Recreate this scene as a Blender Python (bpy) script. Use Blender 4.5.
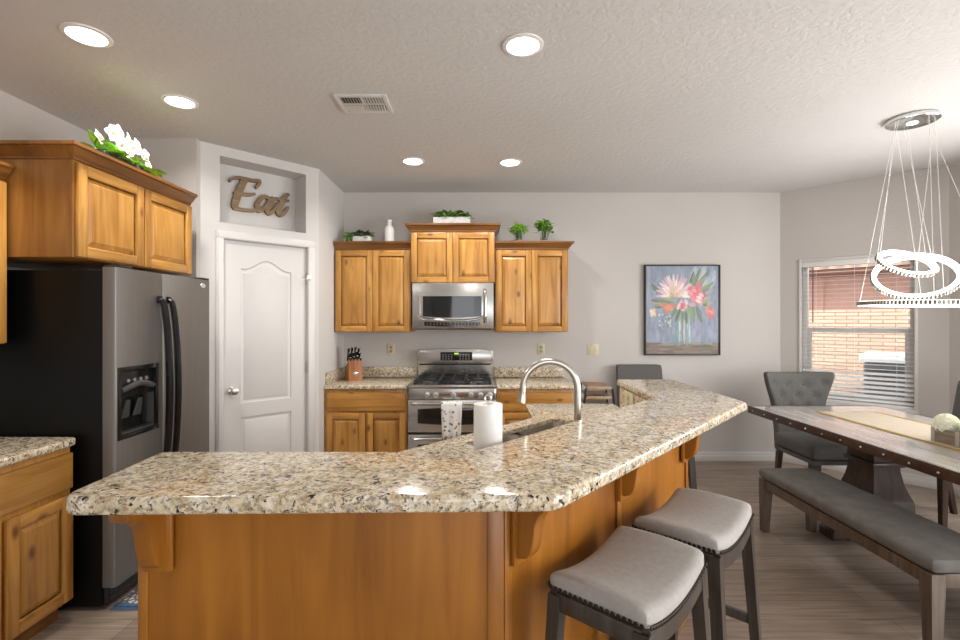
import bpy, bmesh, math, random
from mathutils import Vector, Matrix
for o in list(bpy.data.objects): bpy.data.objects.remove(o)
SC = bpy.context.scene
COL = SC.collection
R = math.radians
random.seed(7)

# ------------------------------------------------------------------ camera, world, light
CAM_H = 1.45
CEIL = 2.762
cd = bpy.data.cameras.new('camera'); cam = bpy.data.objects.new('camera', cd); COL.objects.link(cam)
cam.location = (0, 0, CAM_H); cam.rotation_euler = (R(90), 0, 0)
cd.sensor_width = 36; cd.lens = 18.0; cd.clip_start = 0.05
SC.camera = cam
vs = SC.view_settings
SC.display_settings.display_device = 'sRGB'
vs.view_transform = 'Standard'; vs.look = 'None'; vs.gamma = 1.0; vs.use_curve_mapping = False
vs.exposure = 0.36
SC.cycles.max_bounces = 10; SC.cycles.diffuse_bounces = 5; SC.cycles.glossy_bounces = 5
SC.cycles.transmission_bounces = 6; SC.cycles.transparent_max_bounces = 10
SC.cycles.sample_clamp_indirect = 6.0
try:
    SC.cycles.use_denoising = True; SC.cycles.denoiser = 'OPENIMAGEDENOISE'
except Exception:
    pass

W = bpy.data.worlds.new('sky'); SC.world = W; W.use_nodes = True
bg = W.node_tree.nodes['Background']; bg.inputs[0].default_value = (0.86, 0.93, 1.0, 1); bg.inputs[1].default_value = 2.6

def light(name, kind, loc, target, energy, color=(1, 1, 1), size=1.0, size_y=None, spread=None):
    l = bpy.data.lights.new(name, kind); l.energy = energy; l.color = color
    if kind == 'AREA':
        l.shape = 'RECTANGLE' if size_y else 'DISK'; l.size = size
        if size_y: l.size_y = size_y
        if spread: l.spread = R(spread)
    o = bpy.data.objects.new(name, l); COL.objects.link(o); o.location = loc
    o.rotation_euler = (Vector(target) - Vector(loc)).to_track_quat('-Z', 'Y').to_euler()
    return o
sun = light('sun', 'SUN', (0, 0, 8), (5.2, 5.6, 0), 2.9, (1.0, 0.93, 0.82)); sun.data.angle = R(1)
# daylight through the patio door and the window of the right wall, and a fill lamp added at an unseen rear opening
light('patio_daylight', 'AREA', (4.0, 0.1, 1.25), (0, 0.6, 1.35), 92, (1.0, 0.98, 0.96), 2.4, 2.0)
light('side_window_daylight', 'AREA', (4.0, 2.75, 1.4), (0, 2.4, 1.6), 52, (1.0, 0.98, 0.96), 1.3, 1.35)
light('rear_fill', 'AREA', (0.4, -3.38, 1.25), (0, 2, 1.5), 26, (1.0, 0.97, 0.94), 3.2, 2.1)
DOWN_E = 7.5

# ------------------------------------------------------------------ material helpers
def nt(name):
    m = bpy.data.materials.new(name); m.use_nodes = True
    t = m.node_tree; b = t.nodes['Principled BSDF']
    return m, t, b
def node(t, kind, **kw):
    n = t.nodes.new(kind)
    for k, v in kw.items():
        if k.startswith('_'): setattr(n, k[1:], v)
        else: n.inputs[k.replace('__', ' ')].default_value = v
    return n
def coords(t, scale=(1, 1, 1), rnd=True):
    tc = t.nodes.new('ShaderNodeTexCoord'); mp = t.nodes.new('ShaderNodeMapping')
    mp.inputs['Scale'].default_value = scale
    t.links.new(tc.outputs['Object'], mp.inputs['Vector'])
    if rnd:
        oi = t.nodes.new('ShaderNodeObjectInfo'); mu = t.nodes.new('ShaderNodeMath'); mu.operation = 'MULTIPLY'
        mu.inputs[1].default_value = 37.0
        t.links.new(oi.outputs['Random'], mu.inputs[0]); t.links.new(mu.outputs[0], mp.inputs['Location'])
    return mp.outputs['Vector']
def ramp(t, fac, stops):
    r = t.nodes.new('ShaderNodeValToRGB')
    el = r.color_ramp.elements
    while len(el) < len(stops): el.new(0.5)
    for e, (p, c) in zip(el, stops):
        e.position = p; e.color = (*c, 1) if len(c) == 3 else c
    t.links.new(fac, r.inputs[0]); return r.outputs[0]
def mixc(t, fac, a, b, mode='MIX'):
    m = t.nodes.new('ShaderNodeMix'); m.data_type = 'RGBA'; m.blend_type = mode
    for s, v in ((m.inputs[0], fac), (m.inputs[6], a), (m.inputs[7], b)):
        if hasattr(v, 'is_linked') or isinstance(v, bpy.types.NodeSocket): t.links.new(v, s)
        else: s.default_value = v if isinstance(v, float) else (*v, 1)
    return m.outputs[2]
def bump(t, b, height, strength=0.2, dist=0.01):
    n = t.nodes.new('ShaderNodeBump'); n.inputs['Strength'].default_value = strength; n.inputs['Distance'].default_value = dist
    t.links.new(height, n.inputs['Height']); t.links.new(n.outputs[0], b.inputs['Normal'])
def plain(name, col, rough=0.5, metal=0.0, var=0.06, scale=6.0, bmp=0.0, bscale=200, coat=0.0, emit=None, es=0.0):
    m, t, b = nt(name)
    v = coords(t)
    n = node(t, 'ShaderNodeTexNoise', Scale=scale, Detail=3.0); t.links.new(v, n.inputs['Vector'])
    lo = tuple(max(0, c * (1 - var)) for c in col); hi = tuple(min(1, c * (1 + var)) for c in col)
    t.links.new(ramp(t, n.outputs[0], [(0.3, lo), (0.7, hi)]), b.inputs['Base Color'])
    b.inputs['Roughness'].default_value = rough; b.inputs['Metallic'].default_value = metal
    b.inputs['Coat Weight'].default_value = coat
    if bmp:
        n2 = node(t, 'ShaderNodeTexNoise', Scale=float(bscale), Detail=4.0); t.links.new(v, n2.inputs['Vector'])
        bump(t, b, n2.outputs[0], bmp, 0.004)
    if emit:
        b.inputs['Emission Color'].default_value = (*emit, 1); b.inputs['Emission Strength'].default_value = es
    return m
def wood(name, axis, c1, c2, c3, rough=0.35, knots=True, fine=16.0, coat=0.15, knotcol=(0.12, 0.045, 0.012)):
    m, t, b = nt(name)
    s = [fine, fine, fine]; s[axis] = fine * 0.075
    v = coords(t, tuple(s))
    n = node(t, 'ShaderNodeTexNoise', Scale=1.0, Detail=6.0, Roughness=0.6, Distortion=1.2); t.links.new(v, n.inputs['Vector'])
    colr = ramp(t, n.outputs[0], [(0.28, c1), (0.5, c2), (0.72, c3)])
    s2 = [2.2, 2.2, 2.2]; s2[axis] = 1.1
    v2 = coords(t, tuple(s2))
    n2 = node(t, 'ShaderNodeTexNoise', Scale=1.6, Detail=2.0); t.links.new(v2, n2.inputs['Vector'])
    big = ramp(t, n2.outputs[0], [(0.35, (0.74, 0.70, 0.66)), (0.65, (1.06, 1.06, 1.06))])
    colr = mixc(t, 1.0, colr, big, 'MULTIPLY')
    if knots:
        s3 = [8.0, 8.0, 8.0]; s3[axis] = 4.2
        v3 = coords(t, tuple(s3))
        vo = node(t, 'ShaderNodeTexVoronoi', Scale=1.0); t.links.new(v3, vo.inputs['Vector'])
        k = ramp(t, vo.outputs['Distance'], [(0.06, (0.9, 0.9, 0.9)), (0.18, (0, 0, 0))])
        colr = mixc(t, k, colr, knotcol)
    t.links.new(colr, b.inputs['Base Color'])
    b.inputs['Roughness'].default_value = rough; b.inputs['Coat Weight'].default_value = coat; b.inputs['Coat Roughness'].default_value = 0.25
    bump(t, b, n.outputs[0], 0.06, 0.003)
    return m
A1, A2, A3 = (0.33, 0.135, 0.022), (0.52, 0.255, 0.054), (0.64, 0.35, 0.095)
WZ = wood('knotty_alder_vertical', 2, A1, A2, A3)
WX = wood('knotty_alder_across', 0, A1, A2, A3)
D1, D2, D3 = (0.14, 0.052, 0.011), (0.23, 0.092, 0.019), (0.31, 0.135, 0.032)
WC = wood('crown_alder', 0, D1, D2, D3, knots=False)
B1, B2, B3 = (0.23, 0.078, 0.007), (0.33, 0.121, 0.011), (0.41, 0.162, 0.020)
WB = wood('shaded_bar_alder', 2, B1, B2, B3, knots=False, fine=9.0)  # darker copy of the alder, shade on the bar put into its colour
WSD = wood('shaded_side_alder', 2, (0.23, 0.085, 0.014), (0.34, 0.142, 0.026), (0.43, 0.20, 0.045), knots=False, fine=11.0)  # darker than the doors, partly weaker light on the sides put into the colour
WE = wood('dark_walnut_stain', 2, (0.028, 0.015, 0.010), (0.055, 0.031, 0.021), (0.09, 0.055, 0.038), knots=False, fine=30)
WEX = wood('dark_walnut_stain_across', 0, (0.028, 0.015, 0.010), (0.055, 0.031, 0.021), (0.09, 0.055, 0.038), knots=False, fine=30)
WS = wood('espresso_grey_stain', 2, (0.035, 0.027, 0.021), (0.058, 0.046, 0.037), (0.085, 0.07, 0.058), knots=False, fine=30)
WBN = wood('brown_grey_stain', 2, (0.075, 0.052, 0.038), (0.12, 0.088, 0.066), (0.17, 0.13, 0.10), knots=False, fine=30)
WT = wood('weathered_glare_plank', 1, (0.33, 0.29, 0.265), (0.48, 0.45, 0.43), (0.62, 0.605, 0.595), rough=0.24, knots=False, fine=18, coat=1.0); WT.node_tree.nodes['Principled BSDF'].inputs['Coat Roughness'].default_value = 0.12  # weathered wood paled further, window glare put into its colour
WR = wood('rack_wood', 1, (0.13, 0.06, 0.028), (0.24, 0.125, 0.06), (0.33, 0.19, 0.10), knots=False, fine=30)
WSIGN = wood('sign_wood', 0, (0.17, 0.105, 0.055), (0.25, 0.165, 0.09), (0.32, 0.22, 0.13), rough=0.6, knots=False, fine=30, coat=0)
WBOX = wood('grey_crate_wood', 1, (0.14, 0.11, 0.085), (0.25, 0.205, 0.165), (0.38, 0.33, 0.28), rough=0.7, knots=False, fine=40, coat=0)
WKN = wood('knife_block_wood', 2, (0.22, 0.075, 0.02), (0.35, 0.13, 0.035), (0.45, 0.19, 0.06), knots=False, fine=40)

def make_granite():
    m, t, b = nt('speckled_granite')
    v = coords(t, (1, 1, 1), rnd=False)
    def N(sc, det, ro, dist=0.0):
        n = node(t, 'ShaderNodeTexNoise', Scale=sc, Detail=det, Roughness=ro, Distortion=dist); t.links.new(v, n.inputs['Vector']); return n.outputs[0]
    base = ramp(t, N(30, 5.0, 0.65), [(0.30, (0.40, 0.30, 0.18)), (0.42, (0.60, 0.50, 0.34)), (0.54, (0.70, 0.62, 0.48)), (0.68, (0.80, 0.75, 0.66))])
    vo = node(t, 'ShaderNodeTexVoronoi', Scale=120.0); t.links.new(v, vo.inputs['Vector'])
    sp = t.nodes.new('ShaderNodeSeparateColor'); t.links.new(vo.outputs['Color'], sp.inputs[0])
    cell = ramp(t, sp.outputs[0], [(0.0, (0.50, 0.45, 0.40)), (0.3, (0.86, 0.84, 0.82)), (0.6, (1, 1, 1)), (1.0, (1.12, 1.1, 1.06))])
    colr = mixc(t, 1.0, base, cell, 'MULTIPLY')
    k3 = ramp(t, N(22, 4.0, 0.6, 0.3), [(0.585, (0, 0, 0)), (0.68, (0.65, 0.65, 0.65))])
    colr = mixc(t, k3, colr, (0.44, 0.27, 0.11))
    k4 = ramp(t, N(46, 5.0, 0.7, 0.5), [(0.56, (0, 0, 0)), (0.62, (0.8, 0.8, 0.8))])
    colr = mixc(t, k4, colr, (0.24, 0.21, 0.20))
    k1 = ramp(t, N(52, 6.0, 0.75, 0.7), [(0.56, (0, 0, 0)), (0.60, (1, 1, 1))])
    colr = mixc(t, k1, colr, (0.085, 0.065, 0.06))
    k2 = ramp(t, N(50, 5.0, 0.62, 0.4), [(0.605, (0, 0, 0)), (0.63, (1, 1, 1))])
    colr = mixc(t, k2, colr, (0.018, 0.015, 0.015))
    t.links.new(colr, b.inputs['Base Color'])
    b.inputs['Roughness'].default_value = 0.15; b.inputs['Specular IOR Level'].default_value = 0.5
    return m
GR = make_granite()
def make_wall(name, col, bs=0.12, sc=70.0):
    m, t, b = nt(name)
    v = coords(t, (1, 1, 1), rnd=False)
    n = node(t, 'ShaderNodeTexNoise', Scale=1.2, Detail=2.0); t.links.new(v, n.inputs['Vector'])
    t.links.new(ramp(t, n.outputs[0], [(0.3, tuple(c * 0.97 for c in col)), (0.7, tuple(c * 1.02 for c in col))]), b.inputs['Base Color'])
    n2 = node(t, 'ShaderNodeTexNoise', Scale=sc, Detail=5.0, Roughness=0.55); t.links.new(v, n2.inputs['Vector'])
    h = ramp(t, n2.outputs[0], [(0.42, (0, 0, 0)), (0.58, (1, 1, 1))])
    bump(t, b, h, bs, 0.004)
    b.inputs['Roughness'].default_value = 0.85
    return m
WALL = make_wall('warm_grey_wall_paint', (0.54, 0.510, 0.482))
PANT = make_wall('pale_grey_wall_paint', (0.60, 0.58, 0.56))
CEILM = make_wall('knockdown_ceiling_paint', (0.60, 0.588, 0.575), 0.3, 30.0)
def make_floor():
    m, t, b = nt('grey_brown_plank_floor')
    v = coords(t, (1, 1, 1), rnd=False)
    br = t.nodes.new('ShaderNodeTexBrick'); t.links.new(v, br.inputs['Vector'])
    br.inputs['Scale'].default_value = 1.0; br.inputs['Brick Width'].default_value = 1.22; br.inputs['Row Height'].default_value = 0.155
    br.inputs['Mortar Size'].default_value = 0.0018; br.offset = 0.37; br.inputs['Bias'].default_value = 0.0
    br.inputs['Color1'].default_value = (0.32, 0.25, 0.195, 1); br.inputs['Color2'].default_value = (0.245, 0.19, 0.148, 1)
    br.inputs['Mortar'].default_value = (0.12, 0.09, 0.07, 1)
    v2 = coords(t, (1.6, 26, 1), rnd=False)
    n = node(t, 'ShaderNodeTexNoise', Scale=1.0, Detail=7.0, Roughness=0.62, Distortion=1.4); t.links.new(v2, n.inputs['Vector'])
    g = ramp(t, n.outputs[0], [(0.3, (0.62, 0.61, 0.60)), (0.5, (1, 1, 1)), (0.7, (1.35, 1.36, 1.38))])
    t.links.new(mixc(t, 1.0, br.outputs['Color'], g, 'MULTIPLY'), b.inputs['Base Color'])
    b.inputs['Roughness'].default_value = 0.36
    bump(t, b, n.outputs[0], 0.08, 0.003)
    return m
FLOOR = make_floor()
TRIM = plain('white_trim_paint', (0.64, 0.62, 0.60), 0.4, var=0.01)
DOORP = plain('white_door_paint', (0.60, 0.58, 0.56), 0.4, var=0.01)
def make_steel(name, col, rough, axis=0):
    m, t, b = nt(name)
    s = [260.0, 260.0, 260.0]; s[axis] = 3.0
    v = coords(t, tuple(s))
    n = node(t, 'ShaderNodeTexNoise', Scale=1.0, Detail=2.0); t.links.new(v, n.inputs['Vector'])
    t.links.new(ramp(t, n.outputs[0], [(0.3, tuple(c * 0.9 for c in col)), (0.7, tuple(min(1, c * 1.06) for c in col))]), b.inputs['Base Color'])
    b.inputs['Metallic'].default_value = 1.0; b.inputs['Roughness'].default_value = rough
    bump(t, b, n.outputs[0], 0.04, 0.001)
    return m
STEEL = make_steel('brushed_stainless', (0.56, 0.55, 0.53), 0.27)
FRIDGE = make_steel('satin_fridge_steel', (0.225, 0.212, 0.197), 0.5, 2); FRIDGE.node_tree.nodes['Principled BSDF'].inputs['Metallic'].default_value = 0.75
NICKEL = plain('brushed_nickel', (0.50, 0.47, 0.43), 0.28, 1.0, 0.03)
CHROME = plain('polished_chrome', (0.75, 0.75, 0.75), 0.1, 1.0, 0.02)
BLACKG = plain('gloss_black', (0.008, 0.008, 0.008), 0.16, 0, 0.05)
BLACKT = plain('textured_black', (0.004, 0.004, 0.004), 0.34, 0, 0.08, bmp=0.1, bscale=500); BLACKT.node_tree.nodes['Principled BSDF'].inputs['Specular IOR Level'].default_value = 0.22
BLACKM = plain('matte_black_iron', (0.012, 0.012, 0.012), 0.5, 0, 0.1)
DGLASS = plain('dark_oven_glass', (0.012, 0.012, 0.013), 0.07, 0, 0.05)
DGREY = plain('dark_grey_plastic', (0.05, 0.05, 0.05), 0.35, 0, 0.05)
MGREY = plain('grey_plastic', (0.25, 0.24, 0.23), 0.4, 0, 0.05)
GREEND = plain('green_clock_display', (0.1, 0.4, 0.02), 0.4, 0, 0.02, emit=(0.55, 0.9, 0.05), es=1.2)
CREAM = plain('cream_plastic', (0.60, 0.54, 0.37), 0.35, 0, 0.02)
WHITEP = plain('white_plastic', (0.78, 0.77, 0.75), 0.4, 0, 0.02)
PAPER = plain('white_paper', (0.84, 0.83, 0.82), 0.9, 0, 0.01, bmp=0.2, bscale=120)
CERAM = plain('white_ceramic', (0.78, 0.77, 0.75), 0.2, 0, 0.02)
DIST = plain('distressed_white_wood', (0.74, 0.74, 0.72), 0.6, 0, 0.10, 30)
GLASSM, t_, b_ = nt('clear_glass'); b_.inputs['Transmission Weight'].default_value = 1.0; b_.inputs['Roughness'].default_value = 0.02; b_.inputs['IOR'].default_value = 1.45; b_.inputs['Base Color'].default_value = (0.98, 1, 1, 1)
n_ = node(t_, 'ShaderNodeTexNoise', Scale=4.0); t_.links.new(ramp(t_, n_.outputs[0], [(0.3, (0.96, 0.99, 0.98)), (0.7, (1, 1, 1))]), b_.inputs['Base Color'])
LEAF = plain('green_leaf', (0.19, 0.40, 0.055), 0.5, 0, 0.35, 40)
LEAFB = plain('bright_green_leaf', (0.32, 0.64, 0.055), 0.5, 0, 0.3, 40)
LEAFD = plain('dark_green_leaf', (0.07, 0.17, 0.035), 0.45, 0, 0.35, 40)
LEAFP = plain('plum_leaf', (0.10, 0.035, 0.045), 0.5, 0, 0.3, 40)
PETAL = plain('white_petal', (0.66, 0.655, 0.64), 0.6, 0, 0.04, 30)
HYDR = plain('hydrangea_petal', (0.88, 0.90, 0.72), 0.7, 0, 0.10, 30)
SOIL = plain('dark_trough', (0.02, 0.025, 0.018), 0.7, 0, 0.2)
FABL = plain('oatmeal_linen', (0.37, 0.345, 0.322), 0.92, 0, 0.06, 60, 0.35, 420)
FABD = plain('grey_tweed', (0.115, 0.110, 0.103), 0.92, 0, 0.10, 60, 0.4, 380)
FABB = plain('bench_tweed', (0.13, 0.122, 0.112), 0.92, 0, 0.16, 14, 0.4, 380)
FABG = plain('charcoal_linen', (0.105, 0.10, 0.096), 0.9, 0, 0.06, 60, 0.3, 400)
NAIL = plain('dark_bronze_nailhead', (0.045, 0.035, 0.028), 0.35, 0.8, 0.05)
STUD = plain('pewter_stud', (0.6, 0.56, 0.5), 0.3, 1.0, 0.05)
TAN = plain('tan_linen', (0.44, 0.37, 0.28), 0.9, 0, 0.06, 40, 0.3, 420)
GOLD = plain('gold_fringe', (0.42, 0.27, 0.055), 0.6, 0.2, 0.2, 90)
BRONZ = plain('bronze_frame', (0.028, 0.022, 0.018), 0.45, 0.2, 0.1)
LED = plain('warm_white_led', (0.9, 0.88, 0.84), 0.4, 0, 0.01, emit=(1, 0.98, 0.94), es=5.2)
LENS = plain('downlight_lens', (0.9, 0.88, 0.84), 0.4, 0, 0.01, emit=(1, 0.96, 0.90), es=14.0)
SLAT = plain('white_blind_slat', (0.80, 0.79, 0.77), 0.5, 0, 0.01)
CRYS = plain('smoky_crystal', (0.22, 0.20, 0.165), 0.15, 0.4, 0.6, 160)
WIRE = plain('clear_suspension_wire', (0.85, 0.84, 0.82), 0.3, 0.3, 0.02)

# ------------------------------------------------------------------ mesh builder
class MB:
    def __init__(s): s.bm = bmesh.new()
    def merge(s, tmp, m=0, mat4=None):
        if mat4 is not None: bmesh.ops.transform(tmp, matrix=mat4, verts=tmp.verts)
        for f in tmp.faces: f.material_index = m
        bmesh.ops.recalc_face_normals(tmp, faces=tmp.faces)
        me = bpy.data.meshes.new('tmp'); tmp.to_mesh(me); tmp.free(); s.bm.from_mesh(me); bpy.data.meshes.remove(me)
        return s
    def box(s, x0, x1, y0, y1, z0, z1, bev=0.0, seg=2, m=0, mat4=None):
        t = bmesh.new(); bmesh.ops.create_cube(t, size=1)
        for v in t.verts: v.co = ((x0 + x1) / 2 + v.co.x * (x1 - x0), (y0 + y1) / 2 + v.co.y * (y1 - y0), (z0 + z1) / 2 + v.co.z * (z1 - z0))
        if bev: bmesh.ops.bevel(t, geom=t.edges[:], offset=bev, segments=seg, profile=0.5, affect='EDGES')
        return s.merge(t, m, mat4)
    def rbox(s, c, size, r, cuts=8, deform=None, m=0, mat4=None):
        t = bmesh.new(); bmesh.ops.create_cube(t, size=1)
        bmesh.ops.subdivide_edges(t, edges=t.edges[:], cuts=cuts, use_grid_fill=True)
        hx, hy, hz = (d / 2 for d in size)
        for v in t.verts:
            p = Vector((v.co.x * 2 * hx, v.co.y * 2 * hy, v.co.z * 2 * hz))
            # bunch lines near the rim so that the rounding is smooth
            rr = min(r, hx, hy, hz)
            q = Vector((max(-hx + rr, min(hx - rr, p.x)), max(-hy + rr, min(hy - rr, p.y)), max(-hz + rr, min(hz - rr, p.z))))
            d = p - q
            if d.length > 1e-9:
                k = max(abs(d.x), abs(d.y), abs(d.z))
                p = q + d.normalized() * (rr * min(1, k / rr))
            if deform: p = deform(p, hx, hy, hz)
            v.co = p + Vector(c)
        return s.merge(t, m, mat4)
    def prism(s, poly, z0, z1, bev=0.0, seg=3, m=0, mat4=None, holes=()):
        t = bmesh.new(); rims = []
        top = [t.verts.new((x, y, z1)) for x, y in poly]; bot = [t.verts.new((x, y, z0)) for x, y in poly]
        n = len(poly)
        if not holes:
            ft = t.faces.new(top); fb = t.faces.new(bot)
            rims = list(ft.edges) + list(fb.edges)
        for i in range(n): t.faces.new((top[i], top[(i + 1) % n], bot[(i + 1) % n], bot[i]))
        if holes:
            loops_t, loops_b = [top], [bot]
            for h in holes:
                ht = [t.verts.new((x, y, z1)) for x, y in h]; hb = [t.verts.new((x, y, z0)) for x, y in h]
                k = len(h)
                for i in range(k): t.faces.new((ht[i], hb[i], hb[(i + 1) % k], ht[(i + 1) % k]))
                loops_t.append(ht); loops_b.append(hb)
            for loops in (loops_t, loops_b):
                es = []
                for L in loops:
                    for i in range(len(L)): es.append(t.edges.get((L[i], L[(i + 1) % len(L)])))
                rims += es
                bmesh.ops.triangle_fill(t, edges=es, use_beauty=True, use_dissolve=False)
        if bev:
            bmesh.ops.recalc_face_normals(t, faces=t.faces)
            bmesh.ops.bevel(t, geom=rims, offset=bev, segments=seg, profile=0.5, affect='EDGES', clamp_overlap=True)
        return s.merge(t, m, mat4)
    def prism_y(s, poly, y0, y1, bev=0.0, seg=2, m=0, mat4=None):      # poly in (x, z), pushed along y
        M = Matrix(((1, 0, 0, 0), (0, 0, -1, 0), (0, 1, 0, 0), (0, 0, 0, 1)))   # (x,y,z)->(x,-z,y)
        return s.prism(poly, -y1, -y0, bev, seg, m, M if mat4 is None else mat4 @ M)
    def cyl(s, p0, p1, r0, r1=None, n=16, m=0, cap=True):
        r1 = r0 if r1 is None else r1
        return s.tube([p0, p1], [r0, r1], n, m, cap)
    def tube(s, pts, r, n=8, m=0, cap=True, sq=False):
        pts = [Vector(p) for p in pts]
        rs = list(r) if isinstance(r, (list, tuple)) else [r] * len(pts)
        t = bmesh.new(); rings = []; ref = None
        for i, p in enumerate(pts):
            d = (pts[min(i + 1, len(pts) - 1)] - pts[max(i - 1, 0)]).normalized()
            if ref is None:
                ref = Vector((1, 0, 0)) if abs(d.x) < 0.9 else Vector((0, 1, 0))
            a = (ref - d * ref.dot(d)).normalized(); b = d.cross(a); ref = a
            rings.append([t.verts.new(p + (a * math.cos(2 * math.pi * (k + 0.5) / n) + b * math.sin(2 * math.pi * (k + 0.5) / n)) * rs[i]) for k in range(n)])
        for A, B in zip(rings, rings[1:]):
            for k in range(n): t.faces.new((A[k], A[(k + 1) % n], B[(k + 1) % n], B[k]))
        if cap: t.faces.new(rings[0]); t.faces.new(rings[-1])
        return s.merge(t, m)
    def lathe(s, prof, c=(0, 0, 0), n=28, m=0, mat4=None, ring=False):
        t = bmesh.new(); rings = []
        for r, z in prof:
            rings.append([t.verts.new((c[0] + r * math.cos(2 * math.pi * k / n), c[1] + r * math.sin(2 * math.pi * k / n), c[2] + z)) for k in range(n)])
        for A, B in zip(rings, rings[1:]):
            for k in range(n): t.faces.new((A[k], A[(k + 1) % n], B[(k + 1) % n], B[k]))
        if prof[0][0] > 1e-4 and not ring: t.faces.new(rings[0])
        if prof[-1][0] > 1e-4 and not ring: t.faces.new(rings[-1])
        bmesh.ops.remove_doubles(t, verts=t.verts, dist=1e-6)
        return s.merge(t, m, mat4)
    def ball(s, c, r, m=0, sc=(1, 1, 1), u=10, v=7):
        t = bmesh.new(); bmesh.ops.create_uvsphere(t, u_segments=u, v_segments=v, radius=r)
        for q in t.verts: q.co = Vector((q.co.x * sc[0] + c[0], q.co.y * sc[1] + c[1], q.co.z * sc[2] + c[2]))
        return s.merge(t, m)
    def loft(s, secs, m=0, mat4=None):                                  # secs: list of closed loops of equal length
        t = bmesh.new(); L = [[t.verts.new(p) for p in q] for q in secs]
        for A, B in zip(L, L[1:]):
            for k in range(len(A)): t.faces.new((A[k], A[(k + 1) % len(A)], B[(k + 1) % len(A)], B[k]))
        t.faces.new(L[0]); t.faces.new(L[-1])
        return s.merge(t, m, mat4)
    def leaf(s, p, d, up, L, w, m=0, curl=0.25, thick=0.0012):
        p = Vector(p); d = Vector(d).normalized(); side = d.cross(Vector(up))
        if side.length < 1e-4: side = d.cross(Vector((1, 0, 0)))
        side.normalize(); nrm = side.cross(d).normalized()
        t = bmesh.new(); rows = []
        for k, wd in ((0, 0.12), (0.3, 0.85), (0.6, 1.0), (0.85, 0.6), (1, 0.06)):
            q = p + d * L * k - nrm * curl * L * k * k
            rows.append([q - side * w * wd / 2 + nrm * w * 0.12, q, q + side * w * wd / 2 + nrm * w * 0.12])
        up_ = [[t.verts.new(x) for x in r] for r in rows]
        for a, b in zip(up_, up_[1:]):
            for k in range(2): t.faces.new((a[k], a[k + 1], b[k + 1], b[k]))
        for f in t.faces: f.material_index = m
        me = bpy.data.meshes.new('tmp'); t.to_mesh(me); t.free(); s.bm.from_mesh(me); bpy.data.meshes.remove(me)
        return s
    def build(s, name, mats, parent=None, ang=35, loc=None):
        for f in s.bm.faces: f.smooth = True
        for e in s.bm.edges:
            if len(e.link_faces) == 2 and e.calc_face_angle(0) > R(ang): e.smooth = False
        me = bpy.data.meshes.new(name); s.bm.to_mesh(me); s.bm.free()
        for m in (mats if isinstance(mats, (list, tuple)) else [mats]): me.materials.append(m)
        o = bpy.data.objects.new(name, me); COL.objects.link(o)
        if parent: o.parent = parent
        if loc: o.location = loc
        return o
def thing(name, label, cat, loc=(0, 0, 0), rot=0.0, group=None):
    o = bpy.data.objects.new(name, None); COL.objects.link(o); o.location = loc; o.rotation_euler = (0, 0, R(rot))
    o.empty_display_size = 0.1
    o['label'] = label; o['category'] = cat
    if group: o['group'] = group
    return o
def tag(o, label, cat, group=None):
    o['label'] = label; o['category'] = cat
    if group: o['group'] = group
    return o
def struct(o, label=None, cat=None):
    o['kind'] = 'structure'
    if label: o['label'] = label
    if cat: o['category'] = cat
    return o
def copy_tree(o, label, loc=None, rot=None, parent=None):
    c = o.copy(); COL.objects.link(c)
    if parent: c.parent = parent
    else:
        c['label'] = label
        if loc is not None: c.location = loc
        if rot is not None: c.rotation_euler = (0, 0, R(rot))
    for ch in [x for x in list(COL.objects) if x.parent == o]: copy_tree(ch, None, parent=c)
    return c
def round_poly(pts, rad, seg=6):
    out = []; n = len(pts)
    for i, p in enumerate(pts):
        r = rad[i] if isinstance(rad, (list, tuple)) else rad
        if r <= 0: out.append(tuple(p)); continue
        P, A, B = Vector(p), Vector(pts[i - 1]), Vector(pts[(i + 1) % n])
        a, b = (A - P).normalized(), (B - P).normalized()
        th = a.angle(b); d = r / math.tan(th / 2); d = min(d, 0.45 * (A - P).length, 0.45 * (B - P).length); rr = d * math.tan(th / 2)
        cen = P + (a + b).normalized() * (rr / math.sin(th / 2))
        s0, s1 = P + a * d - cen, P + b * d - cen
        a0 = math.atan2(s0.y, s0.x); da = math.atan2(s1.y, s1.x) - a0
        while da > math.pi: da -= 2 * math.pi
        while da < -math.pi: da += 2 * math.pi
        for k in range(seg + 1): out.append((cen.x + rr * math.cos(a0 + da * k / seg), cen.y + rr * math.sin(a0 + da * k / seg)))
    return out
def spline(pts, n=8):
    P = [Vector(p) for p in pts]; P = [P[0] * 2 - P[1]] + P + [P[-1] * 2 - P[-2]]; out = []
    for i in range(1, len(P) - 2):
        for k in range(n):
            t = k / n
            out.append(0.5 * ((2 * P[i]) + (P[i + 1] - P[i - 1]) * t + (2 * P[i - 1] - 5 * P[i] + 4 * P[i + 1] - P[i + 2]) * t * t + (3 * P[i] - P[i - 1] - 3 * P[i + 1] + P[i + 2]) * t ** 3))
    out.append(P[-2]); return out

# ------------------------------------------------------------------ the room
YB = 4.94; XL = -2.735; XR = 3.97; YR = -3.5; YF = 3.47
struct(MB().box(-4.2, 6.5, YR - 0.3, 6.2, -0.12, 0).build('floor', FLOOR))
struct(MB().box(XL - 0.25, 4.25, YR - 0.25, YB + 0.25, CEIL, CEIL + 0.15).build('ceiling', CEILM))
struct(MB().box(-1.75, 3.35, YB, YB + 0.2, 0, CEIL).build('wall_back', WALL))
struct(MB().box(XL - 0.2, XL, YR - 0.2, YF + 0.2, 0, CEIL).build('wall_left', WALL))
struct(MB().box(XL, -2.05, YF, YF + 0.1, 0, CEIL).build('wall_pantry_front', WALL))
struct(MB().box(-1.55, -1.40, 4.17, YB, 0, CEIL).build('wall_pantry_side', PANT))
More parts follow.
